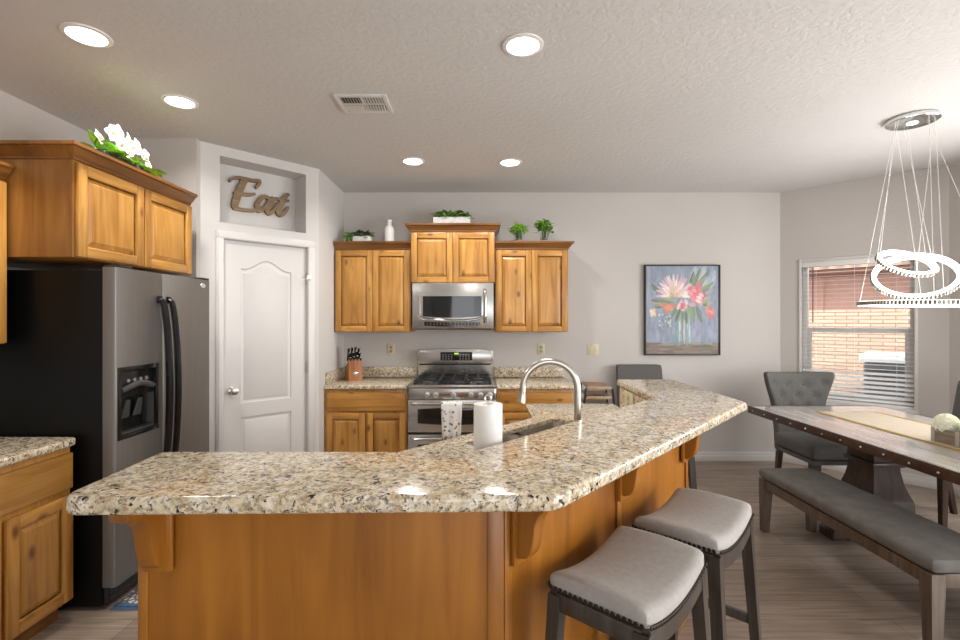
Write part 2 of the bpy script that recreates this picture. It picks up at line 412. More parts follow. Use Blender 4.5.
# the slanted pantry wall, with its door opening and its niche
pw = MB(); L = 0.919
pw.box(0, 0.15, 0, 0.25, 0, 2.188).box(0.822, L, 0, 0.25, 0, 2.188).box(0.15, 0.822, 0, 0.25, 2.072, 2.188)
pw.box(0, 0.131, 0, 0.25, 2.188, CEIL).box(0.803, L, 0, 0.25, 2.188, CEIL).box(0.131, 0.803, 0, 0.25, 2.688, CEIL).box(0.131, 0.803, 0.2, 0.25, 2.188, 2.688)
pwo = struct(pw.build('wall_pantry_slant', PANT)); pwo.location = (-2.05, 3.52, 0); pwo.rotation_euler = (0, 0, R(45))
def rect_open_wall(name, length, opens, mat, thick=0.2):
    """wall along local x with openings (x0, x1, z0, z1), sorted"""
    b = MB(); x = 0
    for x0, x1, z0, z1 in opens:
        b.box(x, x0, 0, thick, 0, CEIL)
        if z0 > 0.01: b.box(x0, x1, 0, thick, 0, z0)
        b.box(x0, x1, 0, thick, z1, CEIL); x = x1
    b.box(x, length, 0, thick, 0, CEIL)
    return struct(b.build(name, mat))
ww = rect_open_wall('wall_bay', 1.25, [(0.175, 1.037, 0.64, 2.04)], WALL); ww.location = (3.09, YB, 0); ww.rotation_euler = (0, 0, R(-45))
# right wall runs from (3.97, 4.06) towards the viewer; its window and patio door are outside the picture
wr = rect_open_wall('wall_right', 7.56, [(0.65, 1.95, 0.7, 2.06), (2.75, 5.15, 0.02, 2.1)], WALL); wr.location = (XR, 4.06, 0); wr.rotation_euler = (0, 0, R(-90))
wq = rect_open_wall('wall_rear', 6.7, [(1.95, 5.15, 0.02, 2.2)], WALL); wq.location = (XL, YR, 0)
for i, (nm, lo, rt) in enumerate((('rear', (XL, YR, 0), 0),)):
    wq.location = (XL, YR - 0.2, 0)
# baseboards
def baseboard(name, p0, p1, rot):
    ln = (Vector(p1) - Vector(p0)).length
    o = MB().prism_y([(0, 0), (ln, 0), (ln, 0.095), (0, 0.095)], -0.014, 0, 0.003).box(0, ln, -0.018, 0, 0, 0.06, 0.003).build(name, TRIM)
    o.location = (*p0, 0); o.rotation_euler = (0, 0, R(rot)); return struct(o)
baseboard('baseboard_back', (0.87, YB), (3.09, YB), 0)
baseboard('baseboard_bay', (3.09, YB), (3.97, 4.06), -45)
baseboard('baseboard_right', (XR, 4.06), (XR, 1.4), -90)

# pantry door
dr = thing('door_1', 'white two panel arched pantry door in the slanted wall', 'door', (-2.05, 3.52, 0), 45); dr['kind'] = 'structure'
cs = MB()
def casing(b, x0, x1, zt, w0, w1, wt):
    for k, (i, y) in enumerate(((0.0, -0.010), (0.012, -0.016), (0.03, -0.013))):
        b.box(x0 - w0 + i, x0 - i * 0.2, y, -0.0005, 0, zt + i * 0.2, 0.002)
        b.box(x1 + i * 0.2, x1 + w1 - i, y, -0.0005, 0, zt + i * 0.2, 0.002)
        b.box(x0 - w0 + i, x1 + w1 - i, y, -0.0005, zt + i * 0.2, zt + wt - i, 0.003)
casing(cs, 0.155, 0.817, 2.068, 0.052, 0.066, 0.058)
cs.box(0.1505, 0.157, 0, 0.12, 0, 2.071).box(0.815, 0.8215, 0, 0.12, 0, 2.071).box(0.1505, 0.8215, 0, 0.12, 2.065, 2.0715)
cs.build('door_casing', TRIM, dr)
def panel_loop(x0, x1, z0, z1, arch):
    pts = [(x0, z0), (x1, z0), (x1, z1)]
    if arch:
        for k in range(1, 24):
            u = k / 24; x = x1 + (x0 - x1) * u
            w_ = max(0.0, min(1.0, (min(u, 1 - u) - 0.07) / 0.43)); e = 0.5 - 0.5 * math.cos(math.pi * w_)
            pts.append((x, z1 + arch * e))
    pts.append((x0, z1)); return pts
def inset(loop, d):
    n = len(loop); out = []
    for i in range(n):
        P, A, B = Vector(loop[i]), Vector(loop[i - 1]), Vector(loop[(i + 1) % n])
        e0, e1 = (P - A).normalized(), (B - P).normalized()
        n0, n1 = Vector((-e0.y, e0.x)), Vector((-e1.y, e1.x))
        nn = (n0 + n1); nn.normalize(); out.append(tuple(P + nn * d / max(0.35, nn.dot(n0))))
    return out
def moulded_slab(b, x0, x1, z0, z1, loops, yb, prof=((0, 0), (0.006, 0.007), (0.022, 0.009), (0.040, 0.002))):
    t = bmesh.new()
    out = [t.verts.new((x, 0, z)) for x, z in ((x0, z0), (x1, z0), (x1, z1), (x0, z1))]
    back = [t.verts.new((x, yb, z)) for x, z in ((x0, z0), (x1, z0), (x1, z1), (x0, z1))]
    es = [t.edges.new((out[i], out[(i + 1) % 4])) for i in range(4)]
    for i in range(4): t.faces.new((out[i], back[i], back[(i + 1) % 4], out[(i + 1) % 4]))
    t.faces.new(back)
    for lp in loops:
        rings = []
        for d, y in prof: rings.append([t.verts.new((x, y, z)) for x, z in inset(lp, d)])
        for i in range(len(lp)): es.append(t.edges.new((rings[0][i], rings[0][(i + 1) % len(lp)])))
        for A, B in zip(rings, rings[1:]):
            for k in range(len(A)): t.faces.new((A[k], A[(k + 1) % len(A)], B[(k + 1) % len(A)], B[k]))
        t.faces.new(rings[-1])
    bmesh.ops.triangle_fill(t, edges=es, use_beauty=True, use_dissolve=False)
    b.merge(t)
sl = MB(); moulded_slab(sl, 0.16, 0.812, 0.012, 2.062, [panel_loop(0.285, 0.685, 0.80, 1.85, 0.075), panel_loop(0.285, 0.685, 0.16, 0.69, 0)], 0.036)
slab = sl.build('door_slab', DOORP, dr, 25, (0, 0.022, 0))
kb = MB(); kb.lathe([(0.030, 0), (0.030, 0.008), (0.014, 0.014), (0.011, 0.036), (0.020, 0.044), (0.028, 0.056), (0.026, 0.07), (0.0, 0.076)], (0, 0, 0), 20, 0, Matrix.Translation((0.222, 0.021, 0.905)) @ Matrix.Rotation(R(90), 4, 'X'))
kb.build('door_knob', NICKEL, dr)
for z in (1.80, 1.05, 0.25):
    MB().box(0.807, 0.822, 0.004, 0.02, z - 0.045, z + 0.045, 0.002).cyl((0.8145, 0.004, z - 0.05), (0.8145, 0.004, z + 0.05), 0.0055).build('hinge', NICKEL, dr)
hk = MB(); hk.tube(spline([(0.835, -0.018, 1.81), (0.80, -0.03, 1.80), (0.765, -0.03, 1.79), (0.73, -0.028, 1.80), (0.715, -0.026, 1.83)]), 0.003, 6).box(0.80, 0.845, -0.026, -0.017, 1.795, 1.83, 0.003).build('swing_latch', WHITEP, dr)

# "Eat" sign on the niche back
sg = thing('word_sign', 'brown wooden script sign reading Eat in the wall niche', 'sign', (-2.05, 3.52, 0), 45)
STROKES = [
 [(0.254, 2.551, 0.0068), (0.265, 2.573, 0.0108), (0.306, 2.595, 0.0118), (0.366, 2.599, 0.013), (0.428, 2.597, 0.0131), (0.479, 2.605, 0.0132), (0.481, 2.579, 0.0132), (0.455, 2.539, 0.0091)],
 [(0.37, 2.597, 0.0259), (0.337, 2.518, 0.0268), (0.312, 2.449, 0.0276), (0.294, 2.383, 0.0256), (0.289, 2.346, 0.0197)],
 [(0.283, 2.468, 0.0098), (0.336, 2.47, 0.0129), (0.397, 2.475, 0.013), (0.45, 2.491, 0.0091)],
 [(0.283, 2.351, 0.0167), (0.336, 2.345, 0.0129), (0.397, 2.347, 0.013), (0.459, 2.36, 0.0132), (0.499, 2.391, 0.0102)]], [
 [(0.562, 2.472, 0.0134), (0.527, 2.482, 0.0164), (0.489, 2.449, 0.0173), (0.465, 2.4, 0.0183), (0.475, 2.36, 0.0173), (0.508, 2.37, 0.0143), (0.549, 2.422, 0.0134), (0.572, 2.48, 0.0134)],
 [(0.603, 2.488, 0.0187), (0.572, 2.422, 0.0196), (0.547, 2.368, 0.0185), (0.568, 2.349, 0.0176), (0.605, 2.386, 0.0135), (0.642, 2.451, 0.0094)]], [
 [(0.73, 2.543, 0.0117), (0.693, 2.502, 0.019), (0.662, 2.437, 0.0221), (0.64, 2.376, 0.022), (0.658, 2.35, 0.0199), (0.692, 2.373, 0.0158), (0.728, 2.43, 0.0085)],
 [(0.617, 2.484, 0.0104), (0.672, 2.481, 0.0126), (0.734, 2.482, 0.0085)]]
for strokes in STROKES:
    lb = MB()
    for k, st in enumerate(strokes):
        pts = spline(st, 6); t = bmesh.new(); ya, yb_ = 0.165 + 0.0006 * k, 0.198
        sec = []
        for i, p in enumerate(pts):
            a = pts[max(0, i - 1)]; b = pts[min(len(pts) - 1, i + 1)]
            d = Vector((b.x - a.x, b.y - a.y)).normalized(); n = Vector((-d.y, d.x)) * p.z
            sec.append([t.verts.new((p.x + n.x, ya, p.y + n.y)), t.verts.new((p.x - n.x, ya, p.y - n.y)), t.verts.new((p.x - n.x, yb_, p.y - n.y)), t.verts.new((p.x + n.x, yb_, p.y + n.y))])
        for A, B in zip(sec, sec[1:]):
            for q in range(4): t.faces.new((A[q], A[(q + 1) % 4], B[(q + 1) % 4], B[q]))
        t.faces.new(sec[0]); t.faces.new(sec[-1]); lb.merge(t)
    lb.build('letter', WSIGN, sg)

# bay window with frame and blind
wn = thing('window_1', 'white framed single hung window in the bay wall', 'window', (3.09, YB, 0), -45); wn['kind'] = 'structure'
fr = MB()
x0, x1, z0, z1 = 0.175, 1.037, 0.64, 2.04
def ring(b, x0, x1, z0, z1, w, y0, y1, bev=0.004, m=0):
    b.box(x0, x0 + w, y0, y1, z0, z1, bev, 2, m).box(x1 - w, x1, y0, y1, z0, z1, bev, 2, m)
    b.box(x0 + w, x1 - w, y0, y1, z0, z0 + w, bev, 2, m).box(x0 + w, x1 - w, y0, y1, z1 - w, z1, bev, 2, m)
ring(fr, x0 + 0.001, x1 - 0.001, z0 + 0.001, z1 - 0.001, 0.045, 0.08, 0.15)
fr.build('window_frame', TRIM, wn)
ring(sh := MB(), x0 + 0.048, x1 - 0.048, z0 + 0.048, 1.36, 0.032, 0.085, 0.115); sh.build('lower_sash', TRIM, wn)
MB().box(x0 + 0.047, x1 - 0.047, 0.118, 0.145, 1.33, 1.375, 0.003).build('meeting_rail', TRIM, wn)
MB().box(x0 + 0.06, x1 - 0.06, 0.128, 0.133, z0 + 0.06, z1 - 0.06).build('pane', GLASSM, wn)
MB().box(x0 - 0.02, x1 + 0.02, -0.02, 0.0, z0 - 0.022, z0, 0.004).box(x0 + 0.001, x1 - 0.001, 0, 0.08, z0 - 0.0005, z0 + 0.006).build('window_sill', TRIM, wn)
ring(cz := MB(), x0 - 0.012, x1 + 0.012, z0 - 0.005, z1 + 0.014, 0.024, -0.012, 0.001); cz.build('window_casing', TRIM, wn)
bl = thing('window_blind', 'white horizontal slat blind hanging inside the bay window', 'blind', (3.09, YB, 0), -45)
MB().box(x0 + 0.006, x1 - 0.006, 0.012, 0.065, 1.975, 2.034, 0.004).build('headrail', SLAT, bl)
sb = MB(); zz = 0.70
while zz < 1.97:
    tilt = R(1 if zz > 0.99 else 22)
    sb.box(x0 + 0.012, x1 - 0.012, -0.024, 0.024, -0.0012, 0.0012, 0, 1, 0, Matrix.Translation((0, 0.04, zz)) @ Matrix.Rotation(tilt, 4, 'X'))
    zz += 0.042
sb.build('slats', SLAT, bl)
MB().box(x0 + 0.01, x1 - 0.01, 0.018, 0.062, 0.652, 0.68, 0.004).build('bottom_rail', SLAT, bl)
for xx in (x0 + 0.13, (x0 + x1) / 2, x1 - 0.13):
    MB().cyl((xx, 0.014, 0.66), (xx, 0.014, 1.98), 0.0013, n=6).build('lift_cord', SLAT, bl)
MB().cyl((x0 + 0.105, 0.002, 1.43), (x0 + 0.105, 0.004, 1.97), 0.0045, n=8).build('tilt_wand', DGREY, bl)

# outside the bay window
def brickmat(name, c1, c2, mo, bw, bh, ms):
    m, t, b = nt(name); v = coords(t, (1, 1, 1), rnd=False)
    mp = t.nodes.new('ShaderNodeCombineXYZ'); sp = t.nodes.new('ShaderNodeSeparateXYZ'); t.links.new(v, sp.inputs[0])
    t.links.new(sp.outputs[0], mp.inputs[0]); t.links.new(sp.outputs[2], mp.inputs[1])
    br = t.nodes.new('ShaderNodeTexBrick'); t.links.new(mp.outputs[0], br.inputs['Vector'])
    br.inputs['Scale'].default_value = 1; br.inputs['Brick Width'].default_value = bw; br.inputs['Row Height'].default_value = bh; br.inputs['Mortar Size'].default_value = ms
    br.inputs['Color1'].default_value = (*c1, 1); br.inputs['Color2'].default_value = (*c2, 1); br.inputs['Mortar'].default_value = (*mo, 1)
    t.links.new(br.outputs[0], b.inputs['Base Color']); b.inputs['Roughness'].default_value = 0.9
    return m
YARD = plain('pale_gravel_ground', (0.50, 0.42, 0.33), 0.95, 0, 0.2, 60)
struct(MB().box(4.3, 16, 2.2, 16, -0.2, -0.121).build('ground_outside', YARD))
bw = MB().box(-3.5, 4.5, 0, 0.2, -0.12, 1.60).build('boundary_wall', brickmat('tan_block', (0.50, 0.32, 0.225), (0.58, 0.40, 0.29), (0.25, 0.145, 0.10), 0.27, 0.052, 0.007))
bw.location = (5.6, 6.67, 0); bw.rotation_euler = (0, 0, R(-45)); bw['kind'] = 'structure'; bw['label'] = 'tan block boundary wall outside the window'; bw['category'] = 'wall'
hs = thing('neighbour_house', 'terracotta stucco house with tiled eaves beyond the block wall', 'house', (6.7, 7.9, 0), -45)
MB().box(-4.5, 5, 0, 0.3, -0.12, 2.20).box(-0.9, -0.86, -0.03, 0, -0.12, 2.19).build('stucco_wall', plain('terracotta_stucco', (0.72, 0.44, 0.35), 0.9, 0, 0.06, 12), hs)
MB().box(-4.6, 5.1, -0.86, 0.1, 2.20, 2.27, 0.01).build('fascia_board', plain('brown_fascia', (0.20, 0.085, 0.05), 0.7), hs)  # made extra deep so the eaves keep the sun off the stucco
rf = MB()
rf.box(-4.6, 5.1, -0.90, -0.02, 2.2705, 2.36)
for k in range(48): rf.cyl((-4.5 + k * 0.2, -0.96, 2.37), (-4.5 + k * 0.2, 1.2, 2.72), 0.07, n=10)
rf.build('tile_eaves', plain('clay_tile', (0.62, 0.42, 0.33), 0.8, 0, 0.2, 8), hs)
ac = thing('air_conditioner', 'dark slatted outdoor unit with white top beyond the window', 'air conditioner', (4.95, 5.62, -0.121), -45)
MB().box(-0.36, 0.52, -0.05, 0.6, 0.0, 1.06, 0.03).build('body', plain('unit_grey', (0.10, 0.10, 0.11), 0.6), ac)
lv = MB()
for k in range(14): lv.box(-0.33, 0.49, -0.065, -0.049, 0.10 + k * 0.066, 0.135 + k * 0.066, 0.004)
lv.build('louvers', plain('unit_louver', (0.05, 0.05, 0.055), 0.6), ac)
MB().box(-0.40, 0.56, -0.09, 0.64, 1.061, 1.16, 0.025).build('lid', WHITEP, ac)

# ------------------------------------------------------------------ ceiling fittings
DL = [(-1.81, 2.21, 'recessed downlight nearest the left edge of the ceiling'), (-1.80, 2.88, 'recessed downlight above the pantry corner beside the fridge'),
      (0.205, 2.29, 'large looking recessed downlight over the breakfast bar'), (-0.553, 3.96, 'recessed downlight in front of the left wall cabinet pair'),
      (0.25, 3.99, 'recessed downlight in front of the right wall cabinet pair')]
d0 = thing('recessed_downlight', DL[0][2], 'downlight', (DL[0][0], DL[0][1], CEIL), 0, 'recessed ceiling downlights')
MB().lathe([(0.098, -0.0005), (0.097, -0.006), (0.078, -0.009), (0.074, -0.003), (0.074, -0.0005)], n=40).build('trim_ring', WHITEP, d0)
MB().lathe([(0.0735, -0.0015), (0.06, -0.0045), (0.0, -0.0055)], n=32).build('lens', LENS, d0)
for x, y, lab in DL[1:]: copy_tree(d0, lab, (x, y, CEIL))
for x, y, _ in DL: light('downlight_glow', 'AREA', (x, y, CEIL - 0.012), (x, y, 0), DOWN_E, (1, 0.955, 0.90), 0.13, None, 150)
vt = thing('ceiling_vent', 'white four quadrant air register on the ceiling', 'vent', (-0.70, 2.90, CEIL), 0)
vf = MB(); ring(vf, -0.155, 0.155, -0.12, 0.12, 0.03, 0, 0.012, 0.003)
o = vf.build('vent_frame', TRIM, vt); o.rotation_euler = (R(-90), 0, 0)     # (x, z) -> (x, y), hanging below the ceiling
MB().box(-0.125, 0.125, -0.09, 0.09, -0.004, -0.001).build('duct_backing', BLACKM, vt)
MB().box(-0.006, 0.006, -0.09, 0.09, -0.011, -0.0045).box(-0.125, 0.125, -0.006, 0.006, -0.011, -0.0045).build('divider', TRIM, vt)
ql = MB()
for (qx, qy, tl) in ((-1, -1, 50), (1, -1, 20), (-1, 1, -35), (1, 1, -62)):
    for k in range(7): ql.box(-0.007, 0.007, -0.038, 0.038, -0.0006, 0.0006, 0, 1, 0, Matrix.Translation((qx * 0.066 + (k - 3) * 0.0165, qy * 0.049, -0.0095)) @ Matrix.Rotation(R(tl), 4, 'Y'))
ql.build('louvers', TRIM, vt)

# ------------------------------------------------------------------ cabinets
def cab_door(root, x0, x1, z0, z1, name='door', st=0.055):
    b = MB(); y0, y1 = -0.021, -0.0015
    b.box(x0, x0 + st, y0, y1, z0, z1, 0.004, 2, 0).box(x1 - st, x1, y0, y1, z0, z1, 0.004, 2, 0)
    b.box(x0 + st - 0.0005, x1 - st + 0.0005, y0, y1, z0, z0 + st, 0.004, 2, 1).box(x0 + st - 0.0005, x1 - st + 0.0005, y0, y1, z1 - st, z1, 0.004, 2, 1)
    d = b.build(name, [WZ, WX], root)
    p = MB(); a0, a1, c0, c1 = x0 + st, x1 - st, z0 + st, z1 - st
    def lp(i, y): return [(a0 + i, y, c0 + i), (a1 - i, y, c0 + i), (a1 - i, y, c1 - i), (a0 + i, y, c1 - i)]
    p.loft([lp(-0.006, -0.004), lp(0.004, -0.004), lp(0.0045, -0.0055), lp(0.03, -0.0165), lp(0.032, -0.0165)])
    p.build('raised_panel', WZ, d, 12)
    return d
def drawer_front(root, x0, x1, z0, z1):
    return MB().box(x0, x1, -0.021, -0.0015, z0, z1, 0.006, 3).build('drawer', WX, root)
CROWN = [(0.0, 0.0), (0.006, 0.0), (0.008, 0.012), (0.022, 0.026), (0.036, 0.046), (0.040, 0.052), (0.052, 0.056), (0.052, 0.072), (0.0, 0.072)]
def crown(root, x0, x1, yb, zb, left=True, right=True, scale=1.0):
    t = bmesh.new(); rings = []
    for o, z in CROWN:
        o *= scale; z *= scale; xl = x0 - (o if left else 0); xr = x1 + (o if right else 0); y = -o
        rings.append([t.verts.new(q) for q in ((xl, yb, zb + z), (xl, y, zb + z), (xr, y, zb + z), (xr, yb, zb + z))])
    for A, B in zip(rings, rings[1:]):
        for k in range(3): t.faces.new((A[k], A[k + 1], B[k + 1], B[k]))
    t.faces.new(rings[-1]); t.faces.new(rings[0])
    return MB().merge(t).build('crown_moulding', WC, root, 30)
def wall_cab(label, loc, rot, w, d, z0, z1, nd, cl=True, cr=True, group=None, gap=0.004, rim=0.008, top=0.012):
    r = thing('wall_cabinet', label, 'cabinet', loc, rot, group)
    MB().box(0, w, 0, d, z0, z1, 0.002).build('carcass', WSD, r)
    dw = (w - 2 * rim - gap * (nd - 1)) / nd
    for k in range(nd): cab_door(r, rim + k * (dw + gap), rim + k * (dw + gap) + dw, z0 + 0.004, z1 - top)
    crown(r, 0, w, d, z1, cl, cr)
    return r
GC = 'knotty alder wall cabinets'
wall_cab('two door alder wall cabinet left of the microwave', (-1.392, 4.61, 0), 0, 0.727, 0.325, 1.335, 2.128, 2, False, False, GC)
wall_cab('short raised alder wall cabinet directly above the microwave', (-0.660, 4.575, 0), 0, 0.802, 0.36, 1.803, 2.292, 2, True, True, GC)
wall_cab('two door alder wall cabinet right of the microwave', (0.147, 4.61, 0), 0, 0.698, 0.325, 1.335, 2.128, 2, False, True, GC)
wall_cab('deep alder wall cabinet above the refrigerator', (-1.978, 2.33, 0), 90, 0.945, 0.75, 1.757, 2.232, 2, True, False, GC, 0.008, 0.012)
wall_cab('alder wall cabinet at the left edge over the near counter', (-2.30, 1.55, 0), 90, 0.772, 0.405, 1.335, 2.125, 2, True, False, GC)
def base_cab(label, loc, rot, w, d, spec, group='knotty alder base cabinets'):
    r = thing('base_cabinet', label, 'cabinet', loc, rot, group)
    MB().box(0, w, 0, d, 0.10, 0.828, 0.002).build('carcass', WZ, r)
    MB().box(0.0, w, 0.06, d, 0, 0.0995).build('toe_kick', WC, r)
    for kind, a, b, c, e in spec:
        if kind == 'door': cab_door(r, a, b, c, e)
        else: drawer_front(r, a, b, c, e)
    return r
def std(w): return [('drawer', 0.02, w - 0.012, 0.635, 0.80), ('door', 0.02, w / 2 - 0.004, 0.115, 0.615), ('door', w / 2 + 0.012, w - 0.012, 0.115, 0.615)]
base_cab('alder base cabinet with drawer left of the range', (-1.398, 4.32, 0), 0, 0.742, 0.61, std(0.742))
base_cab('alder base cabinet with drawer right of the range', (0.150, 4.32, 0), 0, 0.695, 0.61, std(0.695))
lb_ = base_cab('alder base cabinet at the left edge in front of the refrigerator', (-1.985, 1.585, 0), 90, 0.74, 0.72,
               [('drawer', 0.03, 0.735, 0.632, 0.80), ('door', 0.41, 0.735, 0.105, 0.605), ('door', 0.03, 0.385, 0.105, 0.605)])
# worktops of the wall runs
CT = 0.865
def worktop(label, poly, rad, splash):
    r = thing('granite_worktop', label, 'worktop', (0, 0, 0), 0, 'granite worktops along the walls')
    MB().prism(round_poly(poly, rad), CT - 0.035, CT, 0.009, 3).build('slab', GR, r)
    b = MB()
    for q in splash: b.box(*q, 0.003)
    b.build('backsplash', GR, r)
    return r
worktop('granite worktop carrying the knife block left of the range', [(-1.397, 4.29), (-0.648, 4.29), (-0.648, 4.935), (-1.397, 4.935)], [0, 0.01, 0, 0], [(-1.397, -0.648, 4.915, 4.938, CT + 0.001, CT + 0.105), (-1.397, -1.377, 4.33, 4.914, CT + 0.001, CT + 0.105)])
worktop('granite worktop right of the range behind the faucet', [(0.148, 4.29), (0.862, 4.29), (0.862, 4.935), (0.148, 4.935)], [0.01, 0.03, 0, 0], [(0.148, 0.862, 4.915, 4.938, CT + 0.001, CT + 0.105)])
wl_ = worktop('granite worktop corner at the left edge beside the fridge', [(-2.733, 1.55), (-1.957, 1.55), (-1.957, 2.355), (-2.733, 2.355)], [0, 0.02, 0.05, 0], [(-2.733, -2.71, 1.55, 2.355, CT + 0.001, CT + 0.105)])

wl_.scale.z = 1.016; lb_.scale.z = 1.016

# ------------------------------------------------------------------ refrigerator (local x -> +Y, local -y -> +X)
fg = thing('refrigerator', 'stainless side by side refrigerator with black case and handles', 'refrigerator', (-1.817, 2.392, 0), 90)
MB().box(0.0, 0.84, 0.068, 0.86, 0.02, 1.70, 0.006).build('case', BLACKT, fg)
MB().box(0.012, 0.828, 0.045, 0.09, 0.02, 0.105, 0.004).build('base_grille', BLACKM, fg)
gs = MB()
for k in range(5): gs.box(0.02, 0.82, 0.04, 0.0445, 0.03 + k * 0.015, 0.036 + k * 0.015)
gs.build('grille_slats', DGREY, fg)
def fdoor(a, b, hole=None):
    m = MB()
    def prof(x0, x1, z0, z1): return [(x0, 0.064), (x0, 0.012), (x0 + 0.004, 0.004), (x0 + 0.012, 0.0), (x1 - 0.012, 0.0), (x1 - 0.004, 0.004), (x1, 0.012), (x1, 0.064)]
    if not hole: m.prism(prof(a, b, 0, 0), 0.115, 1.715, 0.003, 2)
    else:
        h0, h1, k0, k1 = hole
        m.prism(prof(a, b, 0, 0), k1, 1.715, 0.0).prism(prof(a, b, 0, 0), 0.115, k0, 0.0)
        m.prism([(a, 0.064), (a, 0.012), (a + 0.004, 0.004), (a + 0.012, 0.0), (h0, 0.0), (h0, 0.064)], k0, k1).box(h1, b, 0.0, 0.064, k0, k1)
        m.box(h0, h1, 0.06, 0.064, k0, k1)
    return m.build('door', FRIDGE, fg)
HD = (0.012, 0.318, 0.84, 1.21)
fd1 = fdoor(0.0, 0.352, HD); fd2 = fdoor(0.358, 0.84)
MB().box(0.03, 0.12, 0.0, 0.08, 1.7155, 1.728, 0.004).build('hinge_cover', BLACKM, fg)
MB().box(0.74, 0.83, 0.0, 0.08, 1.7155, 1.728, 0.004).build('hinge_cover', BLACKM, fg)
for x in (0.318, 0.396):
    hb = MB(); pts = spline([(x, -0.012, 1.565), (x, -0.034, 1.53), (x, -0.056, 1.35), (x, -0.066, 1.08), (x, -0.058, 0.80), (x, -0.036, 0.60), (x, -0.012, 0.565)], 6)
    hb.tube(pts, [0.014 + 0.005 * math.sin(math.pi * i / (len(pts) - 1)) for i in range(len(pts))], 10)
    hb.box(x - 0.013, x + 0.013, -0.02, -0.0005, 1.545, 1.585, 0.005).box(x - 0.013, x + 0.013, -0.02, -0.0005, 0.548, 0.588, 0.005)
    hb.build('handle', BLACKG, fg)
bg_ = MB().lathe([(0.024, 0), (0.023, 0.003), (0.0, 0.004)], (0, 0, 0), 24, 0, Matrix.Translation((0.755, -0.0003, 1.675)) @ Matrix.Rotation(R(90), 4, 'X') @ Matrix.Diagonal((1.15, 0.62, 1, 1)))
bg_.build('oval_badge', plain('silver_badge', (0.62, 0.61, 0.59), 0.35, 0.2), fg)
dp = MB(); ring(dp, HD[0] + 0.001, HD[1] - 0.001, HD[2] + 0.001, HD[3] - 0.001, 0.022, -0.006, 0.01, 0.003)
dpo = dp.build('dispenser_bezel', BLACKG, fd1)
MB().box(0.035, 0.296, 0.05, 0.059, 0.863, 1.187).box(0.035, 0.296, 0.012, 0.05, 1.05, 1.187, 0.006).build('dispenser_recess', BLACKG, fd1)
MB().tube(spline([(0.045, 0.008, 1.09), (0.165, -0.006, 1.115), (0.286, 0.008, 1.09)]), 0.016, 8).build('dispenser_hood', DGREY, fd1)
for k in range(4): MB().cyl((0.10 + k * 0.045, 0.012, 1.135), (0.10 + k * 0.045, 0.006, 1.135), 0.010, n=12).build('dispenser_button', MGREY, fd1)
for x in (0.115, 0.205):
    MB().rbox((x, 0.032, 0.985), (0.062, 0.012, 0.095), 0.006, 4, lambda p, a, b, c: Vector((p.x * (0.75 + 0.25 * -p.z / c), p.y - 0.01 * p.z / c, p.z))).build('paddle', DGREY, fd1)
MB().box(0.037, 0.294, 0.002, 0.05, 0.864, 0.876, 0.003).box(0.05, 0.28, -0.004, 0.002, 0.866, 0.874, 0.002).build('drip_tray', DGREY, fd1)

# ------------------------------------------------------------------ range and microwave
rg = thing('gas_range', 'stainless double oven gas range between the back counters', 'range', (-0.643, 4.262, 0), 0)
RW = 0.786
KNOB = plain('satin_knob_metal', (0.5, 0.5, 0.5), 0.38, 0.8, 0.03)
MB().box(0, RW, 0.03, 0.66, 0.05, 0.842, 0.003).build('body', STEEL, rg)
MB().box(0.02, RW - 0.02, 0.06, 0.6, 0.0, 0.05).build('plinth', BLACKM, rg)
MB().prism_y([(0.0, 0.843), (RW, 0.843), (RW, 0.872), (0, 0.872)], -0.006, 0.60, 0.006).build('cooktop', STEEL, rg)
MB().box(0.035, RW - 0.035, 0.07, 0.575, 0.8725, 0.8755, 0.002).build('burner_pan', BLACKG, rg)
for k in range(3):
    g = MB(); xa = 0.045 + k * 0.2335; xb = xa + 0.229
    for yy in (0.085, 0.325, 0.56): g.box(xa, xb, yy - 0.006, yy + 0.006, 0.894, 0.906, 0.002)
    for xx in (xa + 0.006, (xa + xb) / 2, xb - 0.006): g.box(xx - 0.006, xx + 0.006, 0.085, 0.56, 0.894, 0.906, 0.002)
    for yy in (0.2, 0.445): g.box(xa + 0.03, xb - 0.03, yy - 0.005, yy + 0.005, 0.894, 0.905, 0.002)
    for xx in (xa + 0.006, xb - 0.006):
        for yy in (0.085, 0.56): g.box(xx - 0.006, xx + 0.006, yy - 0.006, yy + 0.006, 0.876, 0.895)
    g.build('grate', BLACKM, rg)
    for yy in ((0.2, 0.445) if k != 1 else (0.325,)):
        MB().lathe([(0.045, 0), (0.045, 0.006), (0.034, 0.008), (0.034, 0.014), (0.0, 0.015)], ((xa + xb) / 2, yy, 0.876), 20).build('burner', MGREY if k != 1 else BLACKM, rg)
MB().prism([(0, 0.03), (0, 0.004), (0.02, -0.006), (RW - 0.02, -0.006), (RW, 0.004), (RW, 0.03)], 0.745, 0.842, 0.004, 2).build('control_panel', STEEL, rg)
for px_ in (427, 435.5, 453.3, 471, 480.5, 490):
    xk = (px_ - 480) / 480 * 4.24 + 0.643
    MB().lathe([(0.026, 0), (0.026, 0.006), (0.021, 0.008), (0.018, 0.032), (0.015, 0.035), (0, 0.035)], (0, 0, 0), 18, 0, Matrix.Translation((xk, -0.006, 0.786)) @ Matrix.Rotation(R(90), 4, 'X')).build('knob', KNOB, rg)
